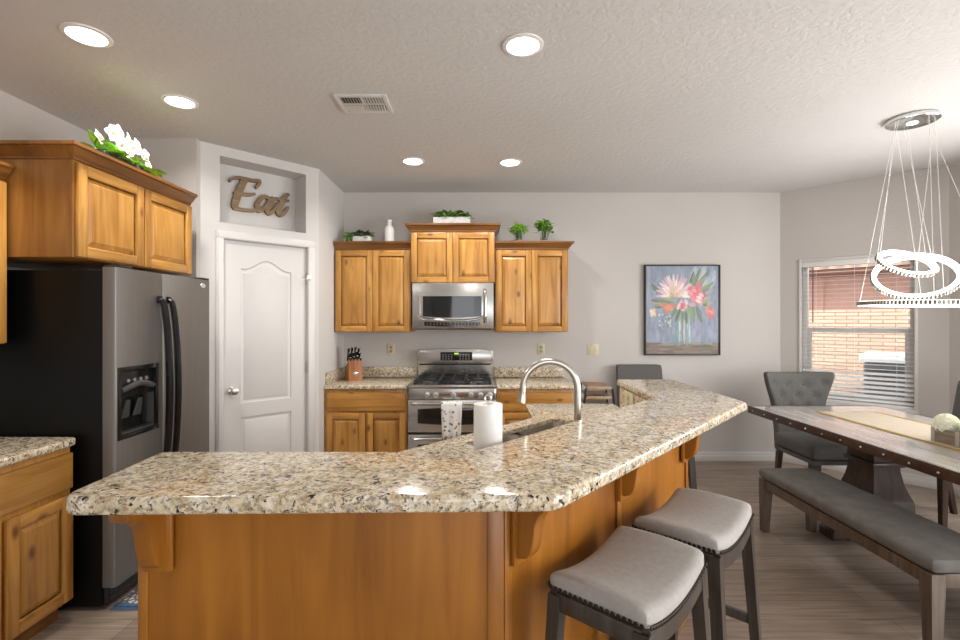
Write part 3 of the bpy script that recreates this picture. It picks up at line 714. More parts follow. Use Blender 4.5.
def oven_door(z0, z1, wz0, wz1, hz):
    d = MB().box(0.003, RW - 0.003, -0.012, 0.029, z0, z1, 0.004).build('oven_door', STEEL, rg)
    w = MB(); xa, xb = 0.09, RW - 0.09; n = 14
    top = [(xa + (xb - xa) * k / n, wz1 + 0.012 * math.sin(math.pi * k / n)) for k in range(n + 1)]
    bot = [(xb - (xb - xa) * k / n, wz0 - 0.015 * math.sin(math.pi * k / n)) for k in range(n + 1)]
    w.prism_y(top + bot, -0.0155, -0.0125, 0.001).build('window', DGLASS, d)
    h = MB(); pts = spline([(0.04, -0.018, hz), (0.07, -0.05, hz), (0.25, -0.062, hz + 0.002), (RW / 2, -0.066, hz + 0.003), (RW - 0.25, -0.062, hz + 0.002), (RW - 0.07, -0.05, hz), (RW - 0.04, -0.018, hz)], 5)
    h.tube(pts, 0.0135, 10).build('handle', STEEL, d)
oven_door(0.455, 0.742, 0.535, 0.66, 0.712)
oven_door(0.10, 0.435, 0.18, 0.345, 0.405)
MB().box(0.004, RW - 0.004, 0.0, 0.0295, 0.436, 0.454).build('vent_gap', BLACKM, rg)
bgd = MB(); prf = [(0.012, 0.873), (RW - 0.012, 0.873), (RW - 0.012, 1.12)]
prf += [(RW - 0.012 - (RW - 0.024) * k / 16, 1.145 + 0.014 * math.sin(math.pi * k / 16)) for k in range(17)] + [(0.012, 1.12)]
bgd.prism_y(prf, 0.60, 0.65, 0.006); bgd.build('backguard', STEEL, rg)
MB().box(0.035, RW - 0.035, 0.585, 0.602, 0.995, 1.007, 0.002).build('vent_slot', BLACKM, rg)
cp = MB().prism_y([(0.012, 1.01), (RW - 0.012, 1.01), (RW - 0.012, 1.115), (RW - 0.045, 1.142), (0.045, 1.142), (0.012, 1.115)], 0.57, 0.6, 0.006).build('clock_panel', STEEL, rg)
MB().box(0.245, 0.565, 0.567, 0.5705, 1.045, 1.128, 0.001).build('display_glass', BLACKG, cp)
MB().box(0.385, 0.425, 0.565, 0.5675, 1.107, 1.118).build('clock_digits', GREEND, cp)
kp = MB()
for i in range(10):
    for j in range(3):
        if abs(i - 4.5) > 1: kp.box(0.262 + i * 0.029, 0.278 + i * 0.029, 0.565, 0.5675, 1.055 + j * 0.021, 1.062 + j * 0.021)
kp.build('keypad_marks', MGREY, cp)
MB().lathe([(0.008, 0), (0.007, 0.002), (0, 0.0025)], (0, 0, 0), 16, 0, Matrix.Translation((0.405, 0.57, 1.028)) @ Matrix.Rotation(R(90), 4, 'X')).build('round_badge', BLACKM, cp)

mwv = thing('microwave', 'stainless over the range microwave under the raised cabinet', 'microwave', (-0.640, 4.545, 0), 0)
MW = 0.768
MB().box(0, MW, 0.035, 0.39, 1.365, 1.80, 0.003).build('case', STEEL, mwv)
def bow(x): return -0.030 * math.sin(math.pi * max(0, min(1, x / MW)))
md = MB(); poly = [(0, 0.034)] + [(MW * k / 20, bow(MW * k / 20)) for k in range(21)] + [(MW, 0.034)]
md.prism(poly, 1.367, 1.799, 0.004, 2).build('front_door', STEEL, mwv, 40)
def bowed(b, x0, x1, z0, z1, off, th, n=14, m=0, dz=0.0, dzt=0.0):
    t = bmesh.new(); sec = []
    for k in range(n + 1):
        x = x0 + (x1 - x0) * k / n; y = bow(x) - off; s_ = math.sin(math.pi * k / n)
        sec.append([(x, y, z0 - dz * s_), (x, y, z1 + dzt * s_), (x, y + th, z1 + dzt * s_), (x, y + th, z0 - dz * s_)])
    return b.loft(sec, m)
bowed(MB(), 0.10, 0.655, 1.485, 1.675, 0.004, 0.003, dz=0.014).build('window', DGLASS, mwv)
bowed(MB(), 0.585, 0.655, 1.486, 1.674, 0.0055, 0.001).build('control_glass', BLACKG, mwv)
bowed(MB(), 0.115, 0.64, 1.396, 1.432, 0.004, 0.003, dz=0.008, dzt=-0.004).build('key_strip', BLACKG, mwv)
kk = MB()
for i in range(16): xx = 0.135 + i * 0.031; kk.box(xx, xx + 0.018, bow(xx) - 0.0055, bow(xx) - 0.004, 1.40, 1.424, 0.001)
kk.build('key_marks', DGREY, mwv)
hb = MB(); hp = [(0.06, bow(0.06) - 0.006, 1.68), (0.062, bow(0.06) - 0.02, 1.55), (0.075, bow(0.08) - 0.022, 1.475)] + [(x, bow(x) - 0.028, 1.462 - 0.02 * math.sin(math.pi * (x - 0.07) / 0.62)) for x in (0.15, 0.25, 0.38, 0.5, 0.6)] + [(0.675, bow(0.675) - 0.022, 1.478)]
hb.tube(spline(hp, 5), 0.012, 8).build('curved_trim', CHROME, mwv)
MB().tube(spline([(0.685, bow(0.685) - 0.004, 1.735), (0.690, bow(0.69) - 0.04, 1.70), (0.692, bow(0.69) - 0.046, 1.58), (0.690, bow(0.69) - 0.04, 1.47), (0.685, bow(0.685) - 0.004, 1.43)], 6), 0.014, 10).build('handle', STEEL, mwv)
MB().box(0.02, MW - 0.02, -0.004, 0.3, 1.3595, 1.3645, 0.001).build('vent_grille', BLACKM, mwv)

# dish towel over the upper oven handle
tm, tt, tb = nt('white_towel_with_grey_print'); v = coords(tt, (1, 1, 1), rnd=False)
vo = node(tt, 'ShaderNodeTexVoronoi', Scale=26.0); tt.links.new(v, vo.inputs['Vector'])
ns = node(tt, 'ShaderNodeTexNoise', Scale=60.0, Detail=2.0); tt.links.new(v, ns.inputs['Vector'])
ad = tt.nodes.new('ShaderNodeMath'); ad.operation = 'MULTIPLY_ADD'; ad.inputs[1].default_value = 0.55; tt.links.new(ns.outputs[0], ad.inputs[0]); tt.links.new(vo.outputs['Distance'], ad.inputs[2])
tt.links.new(ramp(tt, ad.outputs[0], [(0.52, (0.16, 0.16, 0.17)), (0.60, (0.78, 0.77, 0.75))]), tb.inputs['Base Color']); tb.inputs['Roughness'].default_value = 0.9
tw = bmesh.new(); rows = []
path = [(-0.093, 0.395), (-0.093, 0.47), (-0.09, 0.56), (-0.088, 0.65), (-0.085, 0.712), (-0.077, 0.7305), (-0.064, 0.736), (-0.051, 0.7305), (-0.044, 0.712), (-0.042, 0.64), (-0.041, 0.56)]
for i, (y, z) in enumerate(path):
    row = []
    wv = 0.092 - 0.012 * min(1, abs(z - 0.73) / 0.3)
    for k in range(13):
        u = k / 12 * 2 - 1
        row.append(tw.verts.new((0.385 + u * wv, y - (0.006 * math.sin(u * 7) * min(1, abs(z - 0.735) * 6) if i < 6 else 0.0), z)))
    rows.append(row)
for A, B in zip(rows, rows[1:]):
    for k in range(12): tw.faces.new((A[k], A[k + 1], B[k + 1], B[k]))
b = MB(); b.merge(tw); o = b.build('dish_towel', tm, None, 60); o.location = (-0.633, 4.262, 0)
md_ = o.modifiers.new('thickness', 'SOLIDIFY'); md_.thickness = 0.004; md_.offset = 0
tag(o, 'white dish towel with grey print over the oven handle', 'towel')

# ------------------------------------------------------------------ breakfast bar
N_ = Vector((0.740, -0.673)); U_ = Vector((0.673, 0.740)); DROT = math.degrees(math.atan2(0.740, 0.673))
BT = 1.045; BU = 1.003
def c_at_x(c, x): return (0.74 * x - c) / 0.673
def c_at_y(c, y): return (c + 0.673 * y) / 0.74
bar_poly = [(-0.968, 1.088), (0.178, 1.110), (1.318, c_at_x(-0.6155, 1.318)), (1.318, 3.28), (0.930, 3.28), (0.930, c_at_x(-1.02, 0.930)), (c_at_y(-1.02, 1.485), 1.485), (-0.985, 1.485)]
o = MB().prism(round_poly(bar_poly, [0.055, 0.085, 0.05, 0.04, 0.02, 0, 0, 0.03], 7), BU, BT, 0.012, 4).build('bar_countertop', GR)
tag(o, 'raised speckled granite bar top bending round the peninsula', 'countertop')
hole_c = Vector((0.334, 2.441))
def loc2(u, w): p = hole_c + U_ * u - N_ * w; return (p.x, p.y)
hole = [loc2(x, y) for x, y in round_poly([(-0.40, -0.205), (0.40, -0.205), (0.40, 0.205), (-0.40, 0.205)], 0.06, 5)]
low_poly = [(-0.93, 1.474), (c_at_y(-1.012, 1.474), 1.474), (0.931, c_at_x(-1.012, 0.931)), (0.931, 3.355), (0.315, 3.355), (0.315, c_at_x(-1.70, 0.315)), (c_at_y(-1.70, 2.11), 2.11), (-0.93, 2.11)]
sk_top = thing('sink_countertop', 'lower granite counter holding the sink behind the bar', 'countertop')
MB().prism(round_poly(low_poly, [0, 0, 0, 0.01, 0.045, 0.06, 0.06, 0.02]), CT - 0.024, CT, 0.007, 3, holes=[hole]).build('slab', GR, sk_top)
bsp = MB()
bsp.prism([(-0.92, 1.462), (c_at_y(-1.0, 1.462), 1.462), (0.941, c_at_x(-1.0, 0.941)), (0.941, 3.2), (0.9315, 3.2), (0.9315, c_at_x(-1.0125, 0.9315)), (c_at_y(-1.0125, 1.4745), 1.4745), (-0.92, 1.4745)], CT + 0.001, BU - 0.001)
bsp.build('backsplash', GR, sk_top)
pn = thing('breakfast_bar', 'honey coloured wooden bar base with corbels below the granite', 'bar counter')
cx1 = 1.004; cO = -0.8256
wall_poly = [(-0.917, 1.295), (c_at_y(cO, 1.295), 1.295), (cx1, c_at_x(cO, cx1)), (cx1, 3.2), (0.943, 3.2), (0.943, c_at_x(-0.997, 0.943)), (c_at_y(-0.997, 1.459), 1.459), (-0.917, 1.459)]
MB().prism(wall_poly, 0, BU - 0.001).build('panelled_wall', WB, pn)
cab_poly = [(-0.915, 1.476), (c_at_y(-1.015, 1.476), 1.476), (0.928, c_at_x(-1.015, 0.928)), (0.928, 3.33), (0.345, 3.33), (0.345, c_at_x(-1.675, 0.345)), (c_at_y(-1.675, 2.08), 2.08), (-0.915, 2.08)]
# open-topped cabinet body so that the sink bowls hang inside it
def offs(poly, d): return inset(poly, d)
cbm = MB(); inn = offs(cab_poly, 0.02)
cbm.prism(cab_poly, 0.10, CT - 0.036, holes=[inn]).build('cabinet_body', WZ, pn)
MB().prism(offs(cab_poly, 0.06), 0.0, 0.0995).build('toe_kick', WC, pn)
xc = c_at_y(cO, 1.295)
tr = MB()
tr.box(-0.919, -0.893, 1.288, 1.2945, 0, BU - 0.001, 0.002).box(xc - 0.042, xc + 0.002, 1.287, 1.2945, 0, BU - 0.001, 0.002).box(-0.919, xc, 1.285, 1.2945, 0, 0.09, 0.003)
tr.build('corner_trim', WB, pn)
td = MB()
for a, w in ((0.0, 0.03), (0.655, 0.036), (1.37, 0.028)): td.box(a, a + w, -0.0075, -0.0005, 0, BU - 0.001, 0.002)
td.box(0.03, 1.37, -0.009, -0.0005, 0, 0.09, 0.003)
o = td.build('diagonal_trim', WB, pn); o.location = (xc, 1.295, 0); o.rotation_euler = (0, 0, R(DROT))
CB = [(0, 0), (0.150, 0), (0.150, -0.030), (0.142, -0.038)] + [(0.142 - 0.075 * math.sin(k / 8 * math.pi / 2), -0.038 - 0.085 * (1 - math.cos(k / 8 * math.pi / 2))) for k in range(1, 9)] + [(0.063, -0.150), (0.054, -0.180), (0.040, -0.196), (0.020, -0.203), (0, -0.205)]
def corbel(loc, rot):
    c = MB(); M = Matrix.Rotation(R(-90), 4, 'Z')               # profile x (outwards) -> local -y
    c.prism_y(CB, -0.024, 0.024, 0.005, 2, 0, M)
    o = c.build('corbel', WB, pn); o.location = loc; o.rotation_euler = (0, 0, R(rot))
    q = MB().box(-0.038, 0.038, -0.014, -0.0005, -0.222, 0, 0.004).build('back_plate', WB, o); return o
corbel((-0.858, 1.288, BU - 0.001), 0)
for t_ in (0.060, 0.690, 1.335):
    p = Vector((xc, 1.295)) + U_ * t_ + N_ * 0.0078
    corbel((p.x, p.y, BU - 0.001), DROT)

# sink, faucet, paper towel
sk = thing('kitchen_sink', 'stainless double bowl sink set in the lower counter', 'sink', (hole_c.x, hole_c.y, 0), DROT)
for a, b_ in ((-0.405, -0.012), (0.012, 0.405)):
    s_ = MB(); secs = []
    for ins, z in ((0, CT - 0.0245), (0.006, CT - 0.06), (0.012, CT - 0.20), (0.05, CT - 0.225)):
        secs.append([(x, y, z) for x, y in round_poly([(a + ins, -0.21 + ins), (b_ - ins, -0.21 + ins), (b_ - ins, 0.21 - ins), (a + ins, 0.21 - ins)], 0.05, 4)])
    t = bmesh.new(); Ls = [[t.verts.new(p) for p in q] for q in secs]
    for A, B in zip(Ls, Ls[1:]):
        for k in range(len(A)): t.faces.new((A[k], A[(k + 1) % len(A)], B[(k + 1) % len(A)], B[k]))
    t.faces.new(Ls[-1]); s_.merge(t); bo = s_.build('bowl', STEEL, sk)
    MB().lathe([(0.045, 0), (0.043, 0.004), (0.03, 0.002), (0, 0.001)], ((a + b_) / 2, 0, CT - 0.2245), 20).build('drain', CHROME, bo)
MB().box(-0.012, 0.012, -0.19, 0.19, CT - 0.055, CT - 0.032, 0.006).build('divider', CHROME, sk)
fc = thing('faucet', 'tall brushed nickel gooseneck faucet beside the sink', 'faucet', (0.430, 2.115, CT + 0.001), 0)
MB().lathe([(0.028, 0), (0.028, 0.008), (0.020, 0.016), (0.0165, 0.05), (0.0165, 0.11), (0.0145, 0.115), (0, 0.115)], n=24).build('base', NICKEL, fc)
dirx = Vector((-1.0, 0.06, 0)).normalized(); ra = 0.120
pts = [Vector((0, 0, 0.112)), Vector((0, 0, 0.2)), Vector((0, 0, 0.27))]
for k in range(1, 25):
    a = math.pi * k / 24 * 1.02; pts.append(Vector((0, 0, 0.281)) + dirx * (ra - ra * math.cos(a)) + Vector((0, 0, ra * math.sin(a))))
pts.append(pts[-1] + Vector((-0.002, 0, -0.02)))
MB().tube(pts, 0.0145, 16).build('gooseneck', NICKEL, fc)
e_ = pts[-1]; MB().tube([e_ + Vector((0, 0, 0.004)), e_ + Vector((-0.003, 0, -0.02)), e_ + Vector((-0.006, 0, -0.034))], [0.0165, 0.018, 0.021], 16).build('spray_head', NICKEL, fc)
MB().tube([(0.015, -0.004, 0.075), (0.04, -0.01, 0.085), (0.075, -0.02, 0.115)], [0.009, 0.007, 0.006], 10).build('lever', NICKEL, fc)
pt = thing('paper_towel_roll', 'white paper towel roll standing on a chrome holder', 'paper towel', (0.0277, 1.6575, CT + 0.001), 0)
MB().lathe([(0.045, 0), (0.045, 0.008), (0.0, 0.008)], n=28).build('holder_base', CHROME, pt)
MB().lathe([(0.049, 0.009), (0.0495, 0.012), (0.0495, 0.292), (0.049, 0.295), (0.02, 0.295), (0.019, 0.285)], n=40).build('roll', PAPER, pt)
MB().cyl((0, 0, 0.008), (0, 0, 0.305), 0.005, n=10).tube([(0.0 + 0.011 * math.cos(a / 12 * 2 * math.pi), 0, 0.315 + 0.011 * math.sin(a / 12 * 2 * math.pi)) for a in range(13)], 0.003, 6).build('holder_rod', CHROME, pt)

# ------------------------------------------------------------------ bar stools
def make_stool(label, loc, rot):
    r = thing('bar_stool', label, 'stool', loc, rot, 'saddle seat stools at the bar')
    def sad(p, hx, hy, hz):
        u = p.x / hx; w = p.y / hy
        z = p.z + 0.036 * (u * u) - 0.012
        if p.z > 0: z += 0.010 * (1 - w * w)
        return Vector((p.x, p.y, z))
    MB().rbox((0, 0, 0.708), (0.428, 0.288, 0.052), 0.022, 16, sad).build('seat', FABL, r)
    ap = MB(); n = 12
    for sy in (-1, 1):
        sec = []
        for k in range(n + 1):
            u = k / n * 2 - 1; x = u * 0.198; zt = 0.669 + 0.034 * u * u
            sec.append([(x, sy * 0.132 - 0.011, zt - 0.045), (x, sy * 0.132 + 0.011, zt - 0.045), (x, sy * 0.132 + 0.011, zt), (x, sy * 0.132 - 0.011, zt)])
        ap.loft(sec)
    for sx in (-1, 1): ap.box(sx * 0.194 - 0.011, sx * 0.194 + 0.011, -0.122, 0.122, 0.650, 0.699, 0.003)
    ap.build('seat_frame', WS, r)
    for sx in (-1, 1):
        for sy in (-1, 1):
            l = MB()
            def sq(x, y, z, h): return [(x - h, y - h, z), (x + h, y - h, z), (x + h, y + h, z), (x - h, y + h, z)]
            l.loft([sq(sx * 0.222, sy * 0.168, 0.0, 0.015), sq(sx * 0.193, sy * 0.128, 0.62, 0.019), sq(sx * 0.191, sy * 0.125, 0.693, 0.019)])
            l.build('leg', WS, r)
    def lx(z): return 0.222 - 0.029 * z / 0.62
    def ly(z): return 0.168 - 0.040 * z / 0.62
    for sy in (-1, 1): MB().box(-lx(0.20), lx(0.20), sy * ly(0.20) - 0.010, sy * ly(0.20) + 0.010, 0.185, 0.222, 0.003).build('stretcher', WS, r)
    for sx in (-1, 1): MB().box(sx * lx(0.31) - 0.010, sx * lx(0.31) + 0.010, -ly(0.31), ly(0.31), 0.295, 0.33, 0.003).build('stretcher', WS, r)
    nl = MB()
    for k in range(27):
        u = (k + 0.5) / 27 * 2 - 1
        for sy in (-1, 1): nl.ball((u * 0.208, sy * 0.1465, 0.683 + 0.035 * u * u), 0.0064, 0, (1, 0.6, 1), 8, 5)
    for k in range(18):
        u = (k + 0.5) / 18 * 2 - 1
        for sx in (-1, 1): nl.ball((sx * 0.2155, u * 0.137, 0.717), 0.0064, 0, (0.6, 1, 1), 8, 5)
    nl.build('nailhead_trim', NAIL, r)
    return r
st1 = make_stool('bar stool with grey linen saddle seat nearest the camera', (0.436, 1.392, 0), DROT)
copy_tree(st1, 'second linen seat bar stool, just behind the nearest one', (0.790, 1.765, 0), DROT)
copy_tree(st1, 'farthest bar stool, its dark leg showing past the bar end', (1.205, 3.24, 0), 90)

# ------------------------------------------------------------------ dining set
tb_ = thing('dining_table', 'long weathered plank dining table with dark studded edge', 'table', (2.68, 2.80, 0), 0)
pl = MB()
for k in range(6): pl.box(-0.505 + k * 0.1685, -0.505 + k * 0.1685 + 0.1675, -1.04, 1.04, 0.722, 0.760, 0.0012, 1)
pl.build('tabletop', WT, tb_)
eb = MB(); eb.box(-0.52, -0.506, -1.07, 1.07, 0.705, 0.7602, 0.002).box(0.507, 0.521, -1.07, 1.07, 0.705, 0.7602, 0.002).box(-0.506, 0.507, -1.07, -1.0405, 0.705, 0.7602, 0.002).box(-0.506, 0.507, 1.0405, 1.07, 0.705, 0.7602, 0.002)
eb.box(-0.505, 0.506, -1.03, 1.03, 0.7, 0.7215).build('edge_band', WEX, tb_)
spots = [(x_, -1.0 + k * 2.0 / 13) for k in range(14) for x_ in (-0.521, 0.522)] + [(-0.47 + k * 0.155, y_) for k in range(7) for y_ in (-1.071, 1.071)]
std = MB().ball((0, 0, 0), 0.0065, 0, (1, 1, 1), 10, 6).build('stud', STUD, tb_)
for k, (x_, y_) in enumerate(spots):
    q_ = std if k == 0 else std.copy()
    if k: COL.objects.link(q_)
    q_.location = (x_, y_, 0.730)
MB().box(-0.12, 0.04, -0.95, 0.9, 0.66, 0.699, 0.005).build('top_rail', WEX, tb_)
for yc in (0.42, -0.74):
    def rc(hx, hy, z): return [(-0.04 - hx, yc - hy, z), (-0.04 + hx, yc - hy, z), (-0.04 + hx, yc + hy, z), (-0.04 - hx, yc + hy, z)]
    p = MB(); p.loft([rc(0.135, 0.160, 0.10), rc(0.135, 0.160, 0.27), rc(0.128, 0.152, 0.295), rc(0.112, 0.138, 0.335), rc(0.098, 0.122, 0.39), rc(0.086, 0.108, 0.47), rc(0.086, 0.108, 0.495)])
    p.box(-0.04 - 0.105, -0.04 + 0.105, yc - 0.127, yc + 0.127, 0.4955, 0.525, 0.006).box(-0.04 - 0.092, -0.04 + 0.092, yc - 0.114, yc + 0.114, 0.5255, 0.659, 0.003)
    p.build('pedestal', WE, tb_, 25)
    f = MB(); f.prism_y([(-0.36, 0), (0.28, 0), (0.28, 0.05), (0.25, 0.08), (0.16, 0.0985), (-0.24, 0.0985), (-0.33, 0.08), (-0.36, 0.05)], yc - 0.07, yc + 0.07, 0.008)
    f.build('foot', WEX, tb_)
rn = MB().box(2.535, 2.945, 1.78, 3.60, 0.7612, 0.7632)
rno = thing('table_runner', 'tan linen runner with gold fringe along the table', 'table runner', (0, 0, 0))
rn.build('cloth', TAN, rno)
fg_ = MB()
for x in (2.526, 2.946): fg_.box(x, x + 0.009, 1.78, 3.60, 0.7612, 0.7655, 0.001)
for k in range(150):
    y = 1.785 + k * 0.01215
    fg_.box(2.512, 2.527, y, y + 0.006, 0.7612, 0.7645); fg_.box(2.954, 2.968, y, y + 0.006, 0.7612, 0.7645)
fg_.build('fringe', GOLD, rno)
fb = thing('flower_crate', 'grey wooden crate of pale hydrangeas on the dining table', 'flowers', (2.64, 2.45, 0.7645), 0)
cb = MB(); cb.box(-0.062, 0.062, -0.29, 0.29, 0, 0.01).box(-0.062, -0.052, -0.29, 0.29, 0.01, 0.078, 0.002).box(0.052, 0.062, -0.29, 0.29, 0.01, 0.078, 0.002).box(-0.052, 0.052, 0.28, 0.29, 0.01, 0.078, 0.002).box(-0.052, 0.052, -0.29, -0.28, 0.01, 0.078, 0.002)
cb.build('crate', WBOX, fb)
pz = MB()
for y in (-0.28, -0.13, 0.0, 0.14, 0.28): pz.box(-0.067, -0.0622, y - 0.011, y + 0.011, 0.0, 0.08, 0.001)
pz.build('crate_posts', plain('pale_crate_post', (0.42, 0.38, 0.33), 0.7), fb)
for (fx, fy, fz, fr_) in ((-0.02, 0.245, 0.100, 0.062), (0.015, 0.115, 0.112, 0.066), (-0.015, 0.0, 0.100, 0.064), (0.01, -0.12, 0.108, 0.064), (0, -0.22, 0.1, 0.06)):
    h = MB()
    h.ball((fx, fy, fz), fr_ * 0.82, 0)
    for k in range(90):
        ph = math.acos(1 - 2 * (k + 0.5) / 90); th = k * 2.39996
        n = Vector((math.sin(ph) * math.cos(th), math.sin(ph) * math.sin(th), math.cos(ph)))
        if n.z < -0.55: continue
        c = Vector((fx, fy, fz)) + n * fr_ * 0.9; a = n.orthogonal().normalized(); bb = n.cross(a)
        for q in range(4):
            d = a * math.cos(q * 1.571 + k) + bb * math.sin(q * 1.571 + k)
            h.leaf(c, d + n * 0.35, n, 0.017, 0.014, 0, 0.3)
    h.build('bloom', HYDR, fb)
lf_ = MB()
for k in range(22):
    y = random.uniform(-0.26, 0.26); a = random.uniform(0, 6.28)
    lf_.leaf((random.uniform(-0.03, 0.03), y, 0.07), (math.cos(a), math.sin(a) * 0.6, 0.35), (0, 0, 1), 0.06, 0.03)
lf_.build('leaves', LEAF, fb)

bn = thing('dining_bench', 'long grey upholstered bench along the near side of the table', 'bench', (2.115, 2.685, 0), 0)
def crown_top(p, hx, hy, hz): return Vector((p.x, p.y, p.z + (0.012 * (1 - (p.x / hx) ** 2) * (1 - (p.y / hy) ** 4) if p.z > 0 else 0)))
MB().rbox((0, 0, 0.397), (0.385, 1.29, 0.072), 0.03, 18, crown_top).build('cushion', FABB, bn)
fb_ = MB(); fb_.box(-0.177, -0.152, -0.61, 0.61, 0.30, 0.3595, 0.003).box(0.152, 0.177, -0.61, 0.61, 0.30, 0.3595, 0.003).box(-0.151, 0.151, -0.627, -0.60, 0.30, 0.3595, 0.003).box(-0.151, 0.151, 0.60, 0.627, 0.30, 0.3595, 0.003)
fb_.build('frame', WBN, bn)
for sx in (-1, 1):
    for sy in (-1, 1):
        def sq(x, y, z, h): return [(x - h, y - h, z), (x + h, y - h, z), (x + h, y + h, z), (x - h, y + h, z)]
        MB().loft([sq(sx * 0.160, sy * 0.612, 0, 0.021), sq(sx * 0.156, sy * 0.606, 0.28, 0.030), sq(sx * 0.156, sy * 0.606, 0.3605, 0.030)]).build('leg', WBN, bn)

def make_chair(label, loc, rot):
    r = thing('dining_chair', label, 'chair', loc, rot)
    MB().rbox((0, -0.03, 0.385), (0.48, 0.53, 0.125), 0.04, 12, crown_top).build('seat', FABD, r)
    MB().box(-0.215, 0.215, -0.26, 0.20, 0.285, 0.32, 0.004).build('seat_frame', FABD, r)
    tufts = [(x, z) for z, xs in ((0.865, (-0.225, -0.075, 0.075, 0.225)), (0.765, (-0.15, 0.0, 0.15)), (0.665, (-0.075, 0.075))) for x in xs]
    ZC, HZ = 0.62, 0.35
    def hw(z):
        pts = ((0.27, 0.205), (0.45, 0.212), (0.575, 0.222), (0.70, 0.24), (0.80, 0.272), (0.88, 0.298), (0.98, 0.318))
        for (a, b), (c, d) in zip(pts, pts[1:]):
            if z <= c: return b + (d - b) * max(0, (z - a)) / (c - a)
        return pts[-1][1]
    def back(p, hx, hy, hz):
        z = ZC + p.z; u = p.x / hx; x = u * hw(z)
        lean = 0.10 * (max(0.0, z - 0.43) / 0.54) ** 1.6
        yy = p.y + lean - 0.10 * (x / 0.3) ** 2 * max(0, (z - 0.55) / 0.42)
        if p.y < 0:
            for tx, tz in tufts: yy += 0.026 * math.exp(-(((x - tx) ** 2 + (z - tz) ** 2) / 0.0010))
        return Vector((x, yy, p.z + 0.012 * u * u * (1 if p.z > 0 else 0)))
    b = MB().rbox((0, 0.245, ZC), (0.60, 0.085, 2 * HZ), 0.032, 36, back).build('backrest', FABD, r)
    bt = MB()
    for tx, tz in tufts:
        lean = 0.10 * ((tz - 0.43) / 0.54) ** 1.6
        y = 0.245 - 0.0425 + lean - 0.10 * (tx / 0.3) ** 2 * max(0, (tz - 0.55) / 0.42) + 0.021
        bt.ball((tx, y, tz), 0.012, 0, (1, 0.5, 1), 10, 6)
    bt.build('tuft_buttons', FABD, b)
    def sq(x, y, z, h): return [(x - h, y - h, z), (x + h, y - h, z), (x + h, y + h, z), (x - h, y + h, z)]
    for sx in (-1, 1):
        MB().loft([sq(sx * 0.19, -0.215, 0, 0.016), sq(sx * 0.19, -0.215, 0.2845, 0.024)]).build('leg', WE, r)
        MB().loft([sq(sx * 0.18, 0.27, 0, 0.016), sq(sx * 0.18, 0.235, 0.269, 0.022)]).build('leg', WE, r)
    return r
make_chair('tufted grey wingback dining chair at the window end of the table', (2.885, 4.10, 0), 0)
def make_side(label, loc, rot):
    pc = thing('side_chair', label, 'chair', loc, rot, 'plain grey side chairs')
    MB().rbox((0, 0.0, 0.445), (0.46, 0.47, 0.10), 0.03, 8, crown_top).build('seat', FABG, pc)
    MB().rbox((0, 0.265, 0.735), (0.45, 0.07, 0.53), 0.02, 10, lambda p, a, b, c: Vector((p.x * (1 + 0.05 * (0.3 - p.z)), p.y + 0.09 * (p.z + c) / (2 * c), p.z))).build('backrest', FABG, pc)
    for sx in (-1, 1):
        for sy, ey in ((-0.19, -0.19), (0.19, 0.27)): MB().loft([[(sx * 0.195 + a * 0.015, ey + b * 0.015, 0) for a, b in ((-1, -1), (1, -1), (1, 1), (-1, 1))], [(sx * 0.195 + a * 0.021, sy + b * 0.021, 0.395) for a, b in ((-1, -1), (1, -1), (1, 1), (-1, 1))]]).build('leg', WE, pc)
    return pc
pc = make_side('plain grey square backed chair beyond the bar against the wall', (1.605, 4.50, 0), 0)
copy_tree(pc, 'grey side chair across the table by the bay window corner', (3.28, 3.40, 0), -90)
copy_tree(pc, 'grey side chair pushed under the table at the right edge', (3.02, 2.53, 0), -90)

RIM = plain('pale_rack_edge', (0.42, 0.30, 0.18), 0.5, 0, 0.15, 40)
rk = thing('shelf_rack', 'small wooden tiered rack with black metal legs by the wall', 'rack', (1.085, 4.49, 0), -5)
for z in (0.845, 0.76, 0.675, 0.42, 0.16):
    e = 0.0 + (0.85 - z) * 0.02
    s_ = MB().box(-0.105 - e, 0.105 + e, -0.19, 0.19, z - 0.012, z, 0.003)
    sh_ = s_.build('shelf', WR, rk)
    MB().box(-0.105 - e, 0.105 + e, -0.198, -0.1905, z - 0.018, z + 0.008, 0.002).box(-0.105 - e, 0.105 + e, 0.1905, 0.198, z - 0.018, z + 0.008, 0.002).build('edge_strip', RIM, sh_)
for sx in (-1, 1):
    for sy in (-1, 1): MB().loft([[(sx * 0.20 + a * 0.010, sy * 0.195 + b * 0.008, 0) for a, b in ((-1, -1), (1, -1), (1, 1), (-1, 1))], [(sx * 0.117 + a * 0.009, sy * 0.18 + b * 0.008, 0.835) for a, b in ((-1, -1), (1, -1), (1, 1), (-1, 1))]]).build('leg', BLACKM, rk)

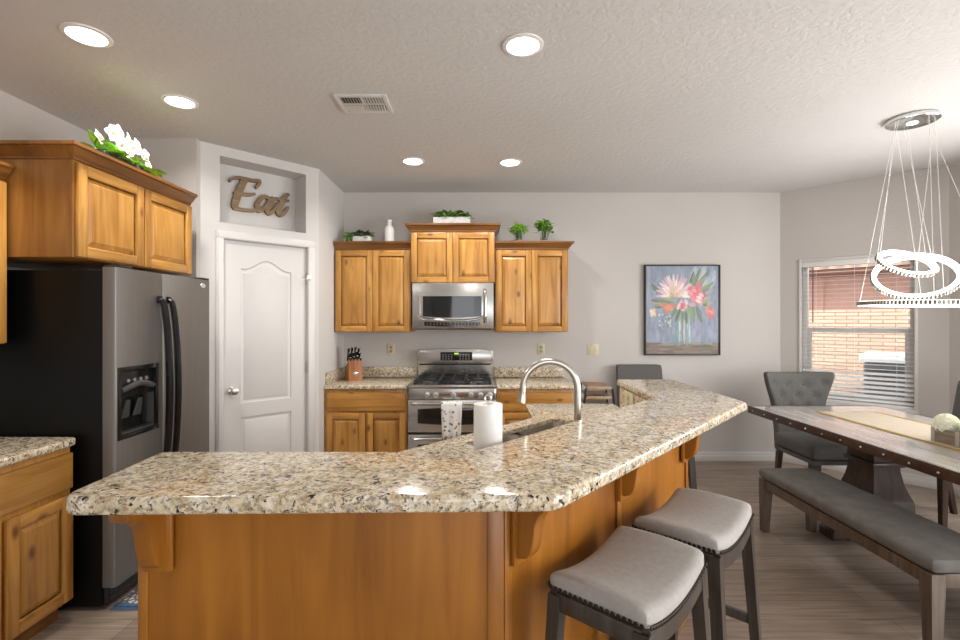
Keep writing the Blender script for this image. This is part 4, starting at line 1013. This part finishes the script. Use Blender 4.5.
# ------------------------------------------------------------------ chandelier
cl_ = thing('ring_chandelier', 'chrome chandelier with three glowing crystal rings over the dining table', 'chandelier', (2.81, 3.12, CEIL), 0)
MB().lathe([(0.0, -0.0005), (0.132, -0.0005), (0.138, -0.006), (0.138, -0.026), (0.128, -0.032), (0.0, -0.032)], n=48).build('canopy', CHROME, cl_)
MB().lathe([(0.03, -0.0325), (0.028, -0.036), (0, -0.037)], n=20).build('canopy_lamp', LED, cl_)
RINGS = [((0.0, -0.02, 1.735 - CEIL), 0.208, R(44), R(3), 0.030), ((0.005, 0.05, 1.825 - CEIL), 0.150, R(28), R(24), 0.026), ((0.09, -0.01, 1.556 - CEIL), 0.345, R(0), R(1), 0.030)]
for c, rad, tx, ty, hgt in RINGS:
    M = Matrix.Translation(c) @ Matrix.Rotation(R(-42), 4, 'Z') @ Matrix.Rotation(ty, 4, 'Y') @ Matrix.Rotation(tx, 4, 'X')
    h = hgt / 2
    rr = MB(); rr.lathe([(rad - 0.014, -h), (rad + 0.010, -h), (rad + 0.010, h), (rad - 0.014, h), (rad - 0.014, -h)], n=72, mat4=M, ring=True)
    ro = rr.build('light_ring', LED, cl_)
    cr = MB(); n = int(rad * 330)
    for k in range(n):
        a = 2 * math.pi * k / n
        cr.box(-0.006, 0.006, -0.0078, 0.0078, -h * 0.9, h * 0.9, 0.003, 1, 0, M @ Matrix.Rotation(a, 4, 'Z') @ Matrix.Translation((rad + 0.0135, 0, 0)))
    cr.build('crystals', CRYS, ro)
    for k in range(3 if rad < 0.3 else 4):
        a = 0.6 + rad * 3 + k * 2 * math.pi / (3 if rad < 0.3 else 4)
        p = M @ Vector((rad * math.cos(a), rad * math.sin(a), h))
        q = Vector((0.11 * math.cos(a), 0.11 * math.sin(a), -0.032))
        MB().cyl(tuple(p), tuple(q), 0.0014, n=6).build('suspension_wire', WIRE, cl_)

# ------------------------------------------------------------------ painting (a flat painted canvas in a thin frame)
pa = thing('framed_painting', 'dark framed painting of pink flowers in a glass vase', 'painting', (2.069, YB - 0.001, 1.553), 0)
PW, PH = 0.772, 0.925
f = MB(); ring(f, -PW / 2, PW / 2, -PH / 2, PH / 2, 0.014, -0.042, 0, 0.002); f.build('frame', BRONZ, pa)
NX, NY = 110, 132
rnd = random.Random(3)
img = [[(0, 0, 0)] * NX for _ in range(NY)]
def s2l(c): return tuple((v / 255 / 12.92) if v / 255 <= 0.04045 else ((v / 255 + 0.055) / 1.055) ** 2.4 for v in c)
def blend(i, j, c, a):
    if 0 <= i < NX and 0 <= j < NY:
        o_ = img[j][i]; img[j][i] = tuple(x * (1 - a) + y * a for x, y in zip(o_, c))
def dab(x, y, rx, ry, ang, col, a=0.9, taper=0.0):
    # x, y in 0..1 from the top left; ang in degrees
    ca, sa = math.cos(R(ang)), math.sin(R(ang)); rm = max(rx, ry)
    for j in range(int((y - rm) * NY) - 1, int((y + rm) * NY) + 2):
        for i in range(int((x - rm) * NX) - 1, int((x + rm) * NX) + 2):
            dx, dy = (i + 0.5) / NX - x, ((j + 0.5) / NY - y)
            u, w = (dx * ca + dy * sa) / rx, (-dx * sa + dy * ca) / ry
            if taper: w /= max(0.15, 1 - taper * (u + 1) / 2)
            d = u * u + w * w
            if d < 1: blend(i, j, col, a * min(1, (1 - d) * 4))
for j in range(NY):
    for i in range(NX): img[j][i] = (126, 140, 160)
for k in range(420):
    b0 = rnd.choice([(108, 124, 150), (140, 152, 170), (120, 132, 152), (150, 160, 176), (104, 116, 138), (140, 138, 165)])
    dab(rnd.random(), rnd.random() * 0.88, 0.012 + rnd.random() * 0.02, 0.04 + rnd.random() * 0.06, rnd.uniform(-12, 12), b0, 0.5)
for k in range(40): dab(rnd.uniform(0.05, 0.95), rnd.uniform(0.66, 0.84), 0.03, 0.05, 0, rnd.choice([(150, 145, 178), (138, 138, 170), (160, 158, 182)]), 0.4)
for k in range(24): dab(rnd.uniform(0.6, 0.95), rnd.uniform(0.03, 0.22), 0.03, 0.07, 20, (184, 194, 202), 0.45)
for j in range(int(0.875 * NY), NY):
    for i in range(NX): img[j][i] = (104, 88, 78)
for k in range(70): dab(rnd.random(), rnd.uniform(0.885, 1), 0.09, 0.012, 0, rnd.choice([(122, 102, 88), (92, 76, 68), (134, 112, 92), (84, 78, 76)]), 0.6)
for k in range(26): dab(rnd.random(), rnd.uniform(0.872, 0.90), 0.07, 0.008, 0, rnd.choice([(126, 150, 130), (150, 150, 130), (110, 128, 110)]), 0.7)
# vase with stems
for k in range(60): dab(rnd.uniform(0.41, 0.60), rnd.uniform(0.62, 0.88), 0.008, 0.05, rnd.uniform(-4, 4), rnd.choice([(150, 196, 186), (120, 160, 150), (96, 128, 110), (176, 210, 204), (150, 132, 150)]), 0.6)
for x, c in ((0.42, (96, 148, 132)), (0.46, (176, 224, 206)), (0.50, (150, 90, 110)), (0.53, (214, 180, 196)), (0.56, (110, 150, 130)), (0.60, (180, 220, 210))): dab(x, 0.74, 0.009, 0.15, rnd.uniform(-3, 3), c, 0.85)
# foliage
G = [(88, 112, 92), (70, 92, 78), (112, 134, 98), (130, 148, 92), (60, 78, 70), (146, 160, 116)]
for x, y, l, a in ((0.70, 0.13, 0.12, -62), (0.80, 0.14, 0.13, -55), (0.64, 0.14, 0.09, -75), (0.84, 0.24, 0.10, -30), (0.76, 0.18, 0.12, -45), (0.15, 0.27, 0.09, 30), (0.24, 0.40, 0.16, 4), (0.20, 0.46, 0.11, 12), (0.60, 0.52, 0.10, 60), (0.74, 0.55, 0.10, 62), (0.38, 0.53, 0.09, 130), (0.30, 0.36, 0.12, 20), (0.50, 0.58, 0.09, 95), (0.66, 0.56, 0.10, 80), (0.80, 0.42, 0.11, 30), (0.44, 0.56, 0.1, 110), (0.56, 0.60, 0.08, 85)):
    for k in range(3): dab(x + rnd.uniform(-0.012, 0.012), y + rnd.uniform(-0.012, 0.012), l, 0.028, a + rnd.uniform(-8, 8), rnd.choice(G), 0.8, 0.5)
for k in range(26): dab(rnd.uniform(0.18, 0.34), rnd.uniform(0.55, 0.70), 0.015, 0.011, rnd.uniform(0, 90), rnd.choice([(190, 200, 180), (96, 112, 96), (210, 214, 200), (76, 90, 80)]), 0.8)
for k in range(14): dab(rnd.uniform(0.74, 0.9), rnd.uniform(0.28, 0.48), 0.05, 0.02, rnd.uniform(-60, 20), rnd.choice([(190, 160, 118), (170, 150, 110), (200, 178, 140)]), 0.6, 0.4)
dab(0.12, 0.40, 0.05, 0.012, 10, (120, 60, 90), 0.8); dab(0.17, 0.47, 0.05, 0.012, 0, (96, 54, 80), 0.8)
# big protea, peony and small blooms
for ring_, (rr_, ln, pal) in enumerate(((0.15, 0.105, [(232, 208, 204), (214, 170, 184), (238, 222, 214)]), (0.10, 0.09, [(240, 226, 214), (226, 190, 196), (246, 236, 226)]), (0.055, 0.07, [(238, 220, 200), (228, 196, 180), (216, 186, 160)]))):
    for k in range(20 - ring_ * 4):
        a = 180 + (k / (19 - ring_ * 4)) * 180 + rnd.uniform(-6, 6)
        dab(0.40 + rr_ * 1.15 * math.cos(R(a)), 0.335 + rr_ * math.sin(R(a)), ln, 0.022, a, rnd.choice(pal), 0.9, 0.3)
for k in range(12): dab(0.40 + rnd.uniform(-0.09, 0.09), 0.35 + rnd.uniform(-0.03, 0.03), 0.03, 0.014, rnd.uniform(60, 120), rnd.choice([(206, 170, 150), (180, 150, 130), (150, 130, 110)]), 0.7)
for k in range(34): dab(0.685 + rnd.gauss(0, 0.055), 0.325 + rnd.gauss(0, 0.05), 0.05, 0.026, rnd.uniform(0, 180), rnd.choice([(214, 96, 116), (228, 128, 140), (196, 72, 96), (236, 160, 164), (230, 110, 110)]), 0.75)
for x, y, c in ((0.73, 0.36, (244, 214, 218)), (0.76, 0.33, (240, 196, 204)), (0.66, 0.28, (236, 150, 140)), (0.72, 0.40, (248, 224, 226))): dab(x, y, 0.04, 0.02, 20, c, 0.9)
for k in range(14): dab(0.50 + rnd.gauss(0, 0.028), 0.455 + rnd.gauss(0, 0.024), 0.04, 0.024, rnd.uniform(0, 180), rnd.choice([(238, 190, 190), (226, 140, 146), (244, 212, 208), (206, 96, 100)]), 0.8)
dab(0.50, 0.475, 0.02, 0.012, 0, (196, 80, 84), 0.9)
for k in range(12): dab(0.31 + rnd.gauss(0, 0.04), 0.475 + rnd.gauss(0, 0.016), 0.055, 0.022, -14, rnd.choice([(222, 132, 100), (230, 156, 124), (206, 108, 80)]), 0.75)
for k in range(12): dab(0.89 + rnd.gauss(0, 0.028), 0.53 + rnd.gauss(0, 0.03), 0.03, 0.022, rnd.uniform(0, 180), rnd.choice([(230, 120, 108), (238, 150, 136), (214, 96, 92)]), 0.8)
for k in range(7): dab(0.10 + rnd.gauss(0, 0.015), 0.525 + rnd.gauss(0, 0.015), 0.035, 0.022, rnd.uniform(0, 180), rnd.choice([(236, 196, 166), (240, 210, 186)]), 0.8)
me = bpy.data.meshes.new('canvas'); vs_, fs_ = [], []
cw, chh = PW - 0.028, PH - 0.028
for j in range(NY + 1):
    for i in range(NX + 1): vs_.append((-cw / 2 + cw * i / NX, -0.030, chh / 2 - chh * j / NY))
for j in range(NY):
    for i in range(NX): q = j * (NX + 1) + i; fs_.append((q, q + NX + 1, q + NX + 2, q + 1))
nb = len(vs_); vs_ += [(-cw / 2, 0, -chh / 2), (cw / 2, 0, -chh / 2), (cw / 2, 0, chh / 2), (-cw / 2, 0, chh / 2)]; fs_.append((nb, nb + 1, nb + 2, nb + 3))
me.from_pydata(vs_, [], fs_)
ca = me.color_attributes.new('paint', 'FLOAT_COLOR', 'CORNER'); li = 0
for p in me.polygons:
    for _ in p.loop_indices:
        i_, j_ = (p.index % NX, p.index // NX) if p.index < NX * NY else (0, 0)
        ca.data[li].color = (*s2l([v * 0.8 + 190 * 0.2 for v in img[j_][i_]]), 1); li += 1
pm, tt, tb = nt('oil_paint'); at = tt.nodes.new('ShaderNodeVertexColor'); at.layer_name = 'paint'; tt.links.new(at.outputs[0], tb.inputs['Base Color']); tb.inputs['Roughness'].default_value = 0.55
vv = coords(tt, (1, 1, 1)); nn = node(tt, 'ShaderNodeTexNoise', Scale=60.0, Detail=3.0); tt.links.new(vv, nn.inputs['Vector']); bump(tt, tb, nn.outputs[0], 0.15, 0.003)
me.materials.append(pm); o = bpy.data.objects.new('canvas', me); COL.objects.link(o); o.parent = pa

# ------------------------------------------------------------------ wall plates
SOCK = plain('recess_shade_socket', (0.36, 0.31, 0.2), 0.4)  # cream darkened so the colour carries the shade of the socket recess
def plate(name, label, cat, x, z, w, kind, loc=None, rot=0, group=None):
    r = thing(name, label, cat, loc or (x, YB - 0.0005, z), rot, group)
    MB().box(-w / 2, w / 2, -0.006, 0, -0.058, 0.058, 0.0025).build('face_plate', CREAM, r)
    if kind == 'outlet':
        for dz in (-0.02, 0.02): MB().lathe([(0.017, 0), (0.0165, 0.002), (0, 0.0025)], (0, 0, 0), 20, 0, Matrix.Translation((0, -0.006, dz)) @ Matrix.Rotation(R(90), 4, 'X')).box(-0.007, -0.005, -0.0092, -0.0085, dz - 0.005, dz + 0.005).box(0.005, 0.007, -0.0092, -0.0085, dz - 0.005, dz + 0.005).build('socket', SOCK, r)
    else:
        for dx in (-0.023, 0.023): MB().box(dx - 0.009, dx + 0.009, -0.011, -0.0062, -0.02, 0.02, 0.002).build('switch_paddle', CREAM, r)
    return r
GO = 'cream electrical outlets'
plate('wall_outlet', 'cream outlet on the wall above the knife block counter', 'outlet', -0.916, 1.15, 0.075, 'outlet', group=GO)
plate('wall_outlet', 'cream outlet on the back wall right of the range', 'outlet', 0.628, 1.15, 0.075, 'outlet', group=GO)
plate('light_switch', 'cream double light switch left of the painting', 'light switch', 1.163, 1.147, 0.118, 'switch')
plate('wall_outlet', 'cream outlet on the granite riser at the far bar end', 'outlet', 0, 0, 0.17, 'outlet', (0.9300, 2.99, 0.942), -90, GO)

# ------------------------------------------------------------------ small things
kn = thing('knife_block', 'wooden knife block full of black handled knives', 'knife block', (-1.225, 4.66, CT + 0.001), 30); kn.scale = (1.22, 1.22, 1.08)
M = Matrix.Identity(4)
MB().prism([(-0.055, 0), (0.055, 0), (0.055, 0.115), (-0.055, 0.195)], -0.055, 0.055, 0.004, 2, 0, Matrix(((0, 0, 1, 0), (1, 0, 0, 0), (0, 1, 0, 0), (0, 0, 0, 1)))).build('block', WKN, kn)
MB().box(-0.018, 0.018, -0.0575, -0.0552, 0.055, 0.08, 0.002).build('label_plate', CHROME, kn)
for i in range(4):
    for j in range(3):
        y = -0.03 + j * 0.032; zt = 0.14 + (y + 0.0) * 0.73 + 0.02; x = -0.038 + i * 0.025; Lh = 0.085 + 0.018 * j + 0.008 * ((i * 7 + j * 3) % 3)
        a = Vector((x, y, zt - 0.012)); d = Vector((0.02 * (i - 1.5) / 1.5, -0.30, 0.95)).normalized()
        o = MB().tube([a, a + d * 0.03, a + d * Lh * 0.6, a + d * Lh], [0.0085, 0.0095, 0.0085, 0.010], 8).ball(tuple(a + d * Lh), 0.0095, 1, (1, 1, 0.6), 8, 5).build('knife', [BLACKG, CHROME], kn)

def bushy(name, label, cat, loc, potmat, potfn, n, spread, L, w, mats, group=None, rot=0, rounder=False, z0=0.0):
    r = thing(name, label, cat, loc, rot, group)
    potfn(r, potmat)
    rn_ = random.Random(hash(label) % 1000 if False else sum(map(ord, label)))
    fl = MB(); stm = MB()
    for k in range(n):
        x = rn_.uniform(-spread[0], spread[0]); y = rn_.uniform(-spread[1], spread[1]); z = z0 + rn_.uniform(0, spread[2])
        if rounder:
            th = rn_.uniform(0, 6.283); ph = rn_.uniform(-0.3, 1.5); q = rn_.uniform(0.45, 1.0)
            x, y, z = spread[0] * q * math.cos(th) * math.cos(ph), spread[1] * q * math.sin(th) * math.cos(ph), z0 + spread[2] * 0.5 + spread[2] * 0.5 * q * math.sin(ph)
        a = rn_.uniform(0, 6.283); d = Vector((math.cos(a), math.sin(a), rn_.uniform(-0.2, 1.2)))
        fl.leaf((x, y, z), d, (0, 0, 1), L * rn_.uniform(0.7, 1.2), w * rn_.uniform(0.7, 1.2), rn_.randrange(len(mats)), rn_.uniform(0.1, 0.5))
        if k % 4 == 0: stm.tube([(x * 0.35, y * 0.35, max(0.006, z0 - 0.02)), (x * 0.7, y * 0.7, (z + z0) / 2), (x, y, z + 0.001)], 0.0016, 5, 0)
    fl.build('foliage', mats, r); stm.build('stems', LEAFD, r)
    return r
def trough(w, d, h):
    def f(r, m):
        b = MB(); b.box(-w / 2, w / 2, -d / 2, d / 2, 0, 0.008).box(-w / 2, w / 2, -d / 2, -d / 2 + 0.008, 0.008, h, 0.002).box(-w / 2, w / 2, d / 2 - 0.008, d / 2, 0.008, h, 0.002)
        b.box(-w / 2, -w / 2 + 0.008, -d / 2 + 0.008, d / 2 - 0.008, 0.008, h, 0.002).box(w / 2 - 0.008, w / 2, -d / 2 + 0.008, d / 2 - 0.008, 0.008, h, 0.002).build('planter_box', m, r)
        MB().box(-w / 2 + 0.009, w / 2 - 0.009, -d / 2 + 0.009, d / 2 - 0.009, 0.0085, h - 0.008).build('soil', SOIL, r)
    return f
def pot(rad, h):
    def f(r, m):
        MB().lathe([(0.0, 0), (rad * 0.8, 0), (rad * 0.95, h * 0.5), (rad, h), (rad * 0.86, h), (rad * 0.8, h * 0.55), (0.0, h * 0.5)], n=24).build('pot', m, r)
    return f
bushy('potted_plant', 'trailing dark plant in a white trough atop the left wall cabinet', 'plant', (-1.15, 4.70, 2.2005), DIST, trough(0.17, 0.09, 0.065), 170, (0.085, 0.05, 0.06), 0.045, 0.026, [LEAFD, LEAF, LEAFP], None, 0, False, 0.045)
tr_ = MB(); rn2 = random.Random(5)
for k in range(60): tr_.leaf((-1.28 + rn2.uniform(-0.03, 0.05), 4.69 + rn2.uniform(-0.04, 0.04), 2.215 + rn2.uniform(0, 0.075)), (rn2.uniform(-1, 1), rn2.uniform(-1, 0.4), rn2.uniform(-0.6, 0.5)), (0, 0, 1), 0.035, 0.024, rn2.randrange(2))
pp = [o for o in COL.objects if o.name.startswith('potted_plant')][0]
o = tr_.build('trailing_leaves', [LEAFD, LEAF], pp); o.location = (1.15, -4.70, -2.2005)
bushy('potted_plant', 'mixed greenery in a distressed white trough above the microwave', 'plant', (-0.275, 4.70, 2.3645), DIST, trough(0.36, 0.10, 0.085), 300, (0.175, 0.05, 0.06), 0.05, 0.03, [LEAF, LEAFB, LEAF, LEAFD, LEAFP], None, 0, False, 0.07)
bushy('potted_plant', 'round bright green bush in a small clear pot on the right cabinet', 'plant', (0.378, 4.69, 2.2005), GLASSM, pot(0.036, 0.06), 210, (0.088, 0.08, 0.12), 0.05, 0.022, [LEAFB, LEAFB, LEAF], None, 0, True, 0.055)
bushy('potted_plant', 'darker loose green bush in a small clear pot on the right cabinet', 'plant', (0.625, 4.69, 2.2005), GLASSM, pot(0.036, 0.06), 190, (0.092, 0.08, 0.155), 0.052, 0.026, [LEAF, LEAFD, LEAF, LEAFB], None, 40, True, 0.055)
o = MB().lathe([(0.0, 0), (0.046, 0), (0.050, 0.02), (0.050, 0.13), (0.044, 0.155), (0.024, 0.175), (0.022, 0.205), (0.028, 0.222), (0.028, 0.228), (0.018, 0.228), (0.016, 0.2)], n=28).build('bottle_vase', CERAM); o.location = (-0.888, 4.70, 2.2005)
tag(o, 'white ceramic bottle vase on top of the left wall cabinet', 'vase')
# orchids over the refrigerator
orc = thing('orchid_planter', 'white orchids with broad leaves in a dark trough above the fridge', 'flowers', (-2.06, 2.745, 2.3045), 90)
trough(0.36, 0.10, 0.055)(orc, SOIL)
lv = MB(); ro_ = random.Random(11)
for k in range(26):
    x = ro_.uniform(-0.19, 0.19); a = ro_.choice((-1, 1)) * ro_.uniform(0.3, 1.0)
    lv.leaf((x, ro_.uniform(-0.03, 0.02), 0.05), (a, ro_.uniform(-1.0, 0.3), ro_.uniform(0.25, 0.7)), (0, 0, 1), ro_.uniform(0.09, 0.14), ro_.uniform(0.045, 0.06), ro_.randrange(2), 0.4)
for q_ in range(5): lv.leaf((0.15, -0.03, 0.05), (0.55 + 0.1 * q_, -0.7 + 0.2 * q_, 0.35 - 0.06 * q_), (0, 0, 1), 0.11, 0.055, q_ % 2, 0.45)
lv.build('leaves', [LEAF, LEAFB], orc)
stm = MB()
for k, (x, y, z, s_) in enumerate(((-0.19, -0.03, 0.115, 0.055), (-0.12, -0.05, 0.165, 0.062), (-0.06, -0.055, 0.125, 0.066), (-0.05, -0.02, 0.20, 0.06), (0.0, -0.045, 0.165, 0.064), (0.05, -0.04, 0.145, 0.06), (0.09, -0.03, 0.175, 0.055), (0.165, -0.03, 0.125, 0.045), (0.185, -0.03, 0.085, 0.04), (0.17, -0.02, 0.15, 0.042), (-0.02, -0.06, 0.095, 0.055))):
    fl = MB(); f_ = Vector((ro_.uniform(-0.4, 0.4), -1, ro_.uniform(-0.1, 0.4))).normalized(); a = f_.orthogonal().normalized(); b = f_.cross(a); ph = ro_.uniform(0, 6)
    for q in range(5):
        d = a * math.cos(q * 1.2566 + ph) + b * math.sin(q * 1.2566 + ph)
        fl.leaf((x, y, z), d + f_ * 0.3, f_, s_ * 0.82, s_ * 0.72, 0, 0.25)
    fl.ball((x + f_.x * 0.012, y + f_.y * 0.012, z + f_.z * 0.012), 0.009, 1, (1, 1, 1), 8, 5)
    fl.build('blossom', [PETAL, plain('orchid_throat', (0.5, 0.42, 0.2), 0.6) if k == 0 else bpy.data.materials['orchid_throat']], orc)
    stm.tube(spline([(x * 0.7, 0, 0.056), (x * 0.9, y * 0.3 + 0.015, z * 0.75), (x, y + 0.006, z)], 4), 0.0025, 5)
stm.build('stems', LEAFD, orc)

# patterned runner between the bar and the refrigerator
rm, tt, tb = nt('blue_white_rug'); v = coords(tt, (1, 1, 1), rnd=False)
vo = node(tt, 'ShaderNodeTexVoronoi', Scale=30.0); vo.feature = 'DISTANCE_TO_EDGE'; tt.links.new(v, vo.inputs['Vector'])
tt.links.new(ramp(tt, vo.outputs['Distance'], [(0.13, (0.12, 0.13, 0.15)), (0.20, (0.66, 0.66, 0.65))]), tb.inputs['Base Color']); tb.inputs['Roughness'].default_value = 0.95
rg_ = thing('floor_rug', 'blue edged white patterned rug in front of the refrigerator', 'rug', (-1.41, 2.94, 0), 0)
MB().box(-0.44, 0.44, -0.50, 0.50, 0.0005, 0.009, 0.002).build('field', rm, rg_)
BLUE = plain('blue_rug_border', (0.06, 0.14, 0.27), 0.95, 0, 0.3, 60)
for sg_ in (-1, 1):
    f2 = MB(); f2.box(-0.44, 0.44, min(sg_ * 0.5005, sg_ * 0.52), max(sg_ * 0.5005, sg_ * 0.52), 0.0005, 0.0095, 0.002)
    for k in range(60): f2.box(-0.436 + k * 0.0147, -0.429 + k * 0.0147, min(sg_ * 0.52, sg_ * 0.545), max(sg_ * 0.52, sg_ * 0.545), 0.0005, 0.005)
    f2.build('border', BLUE, rg_)
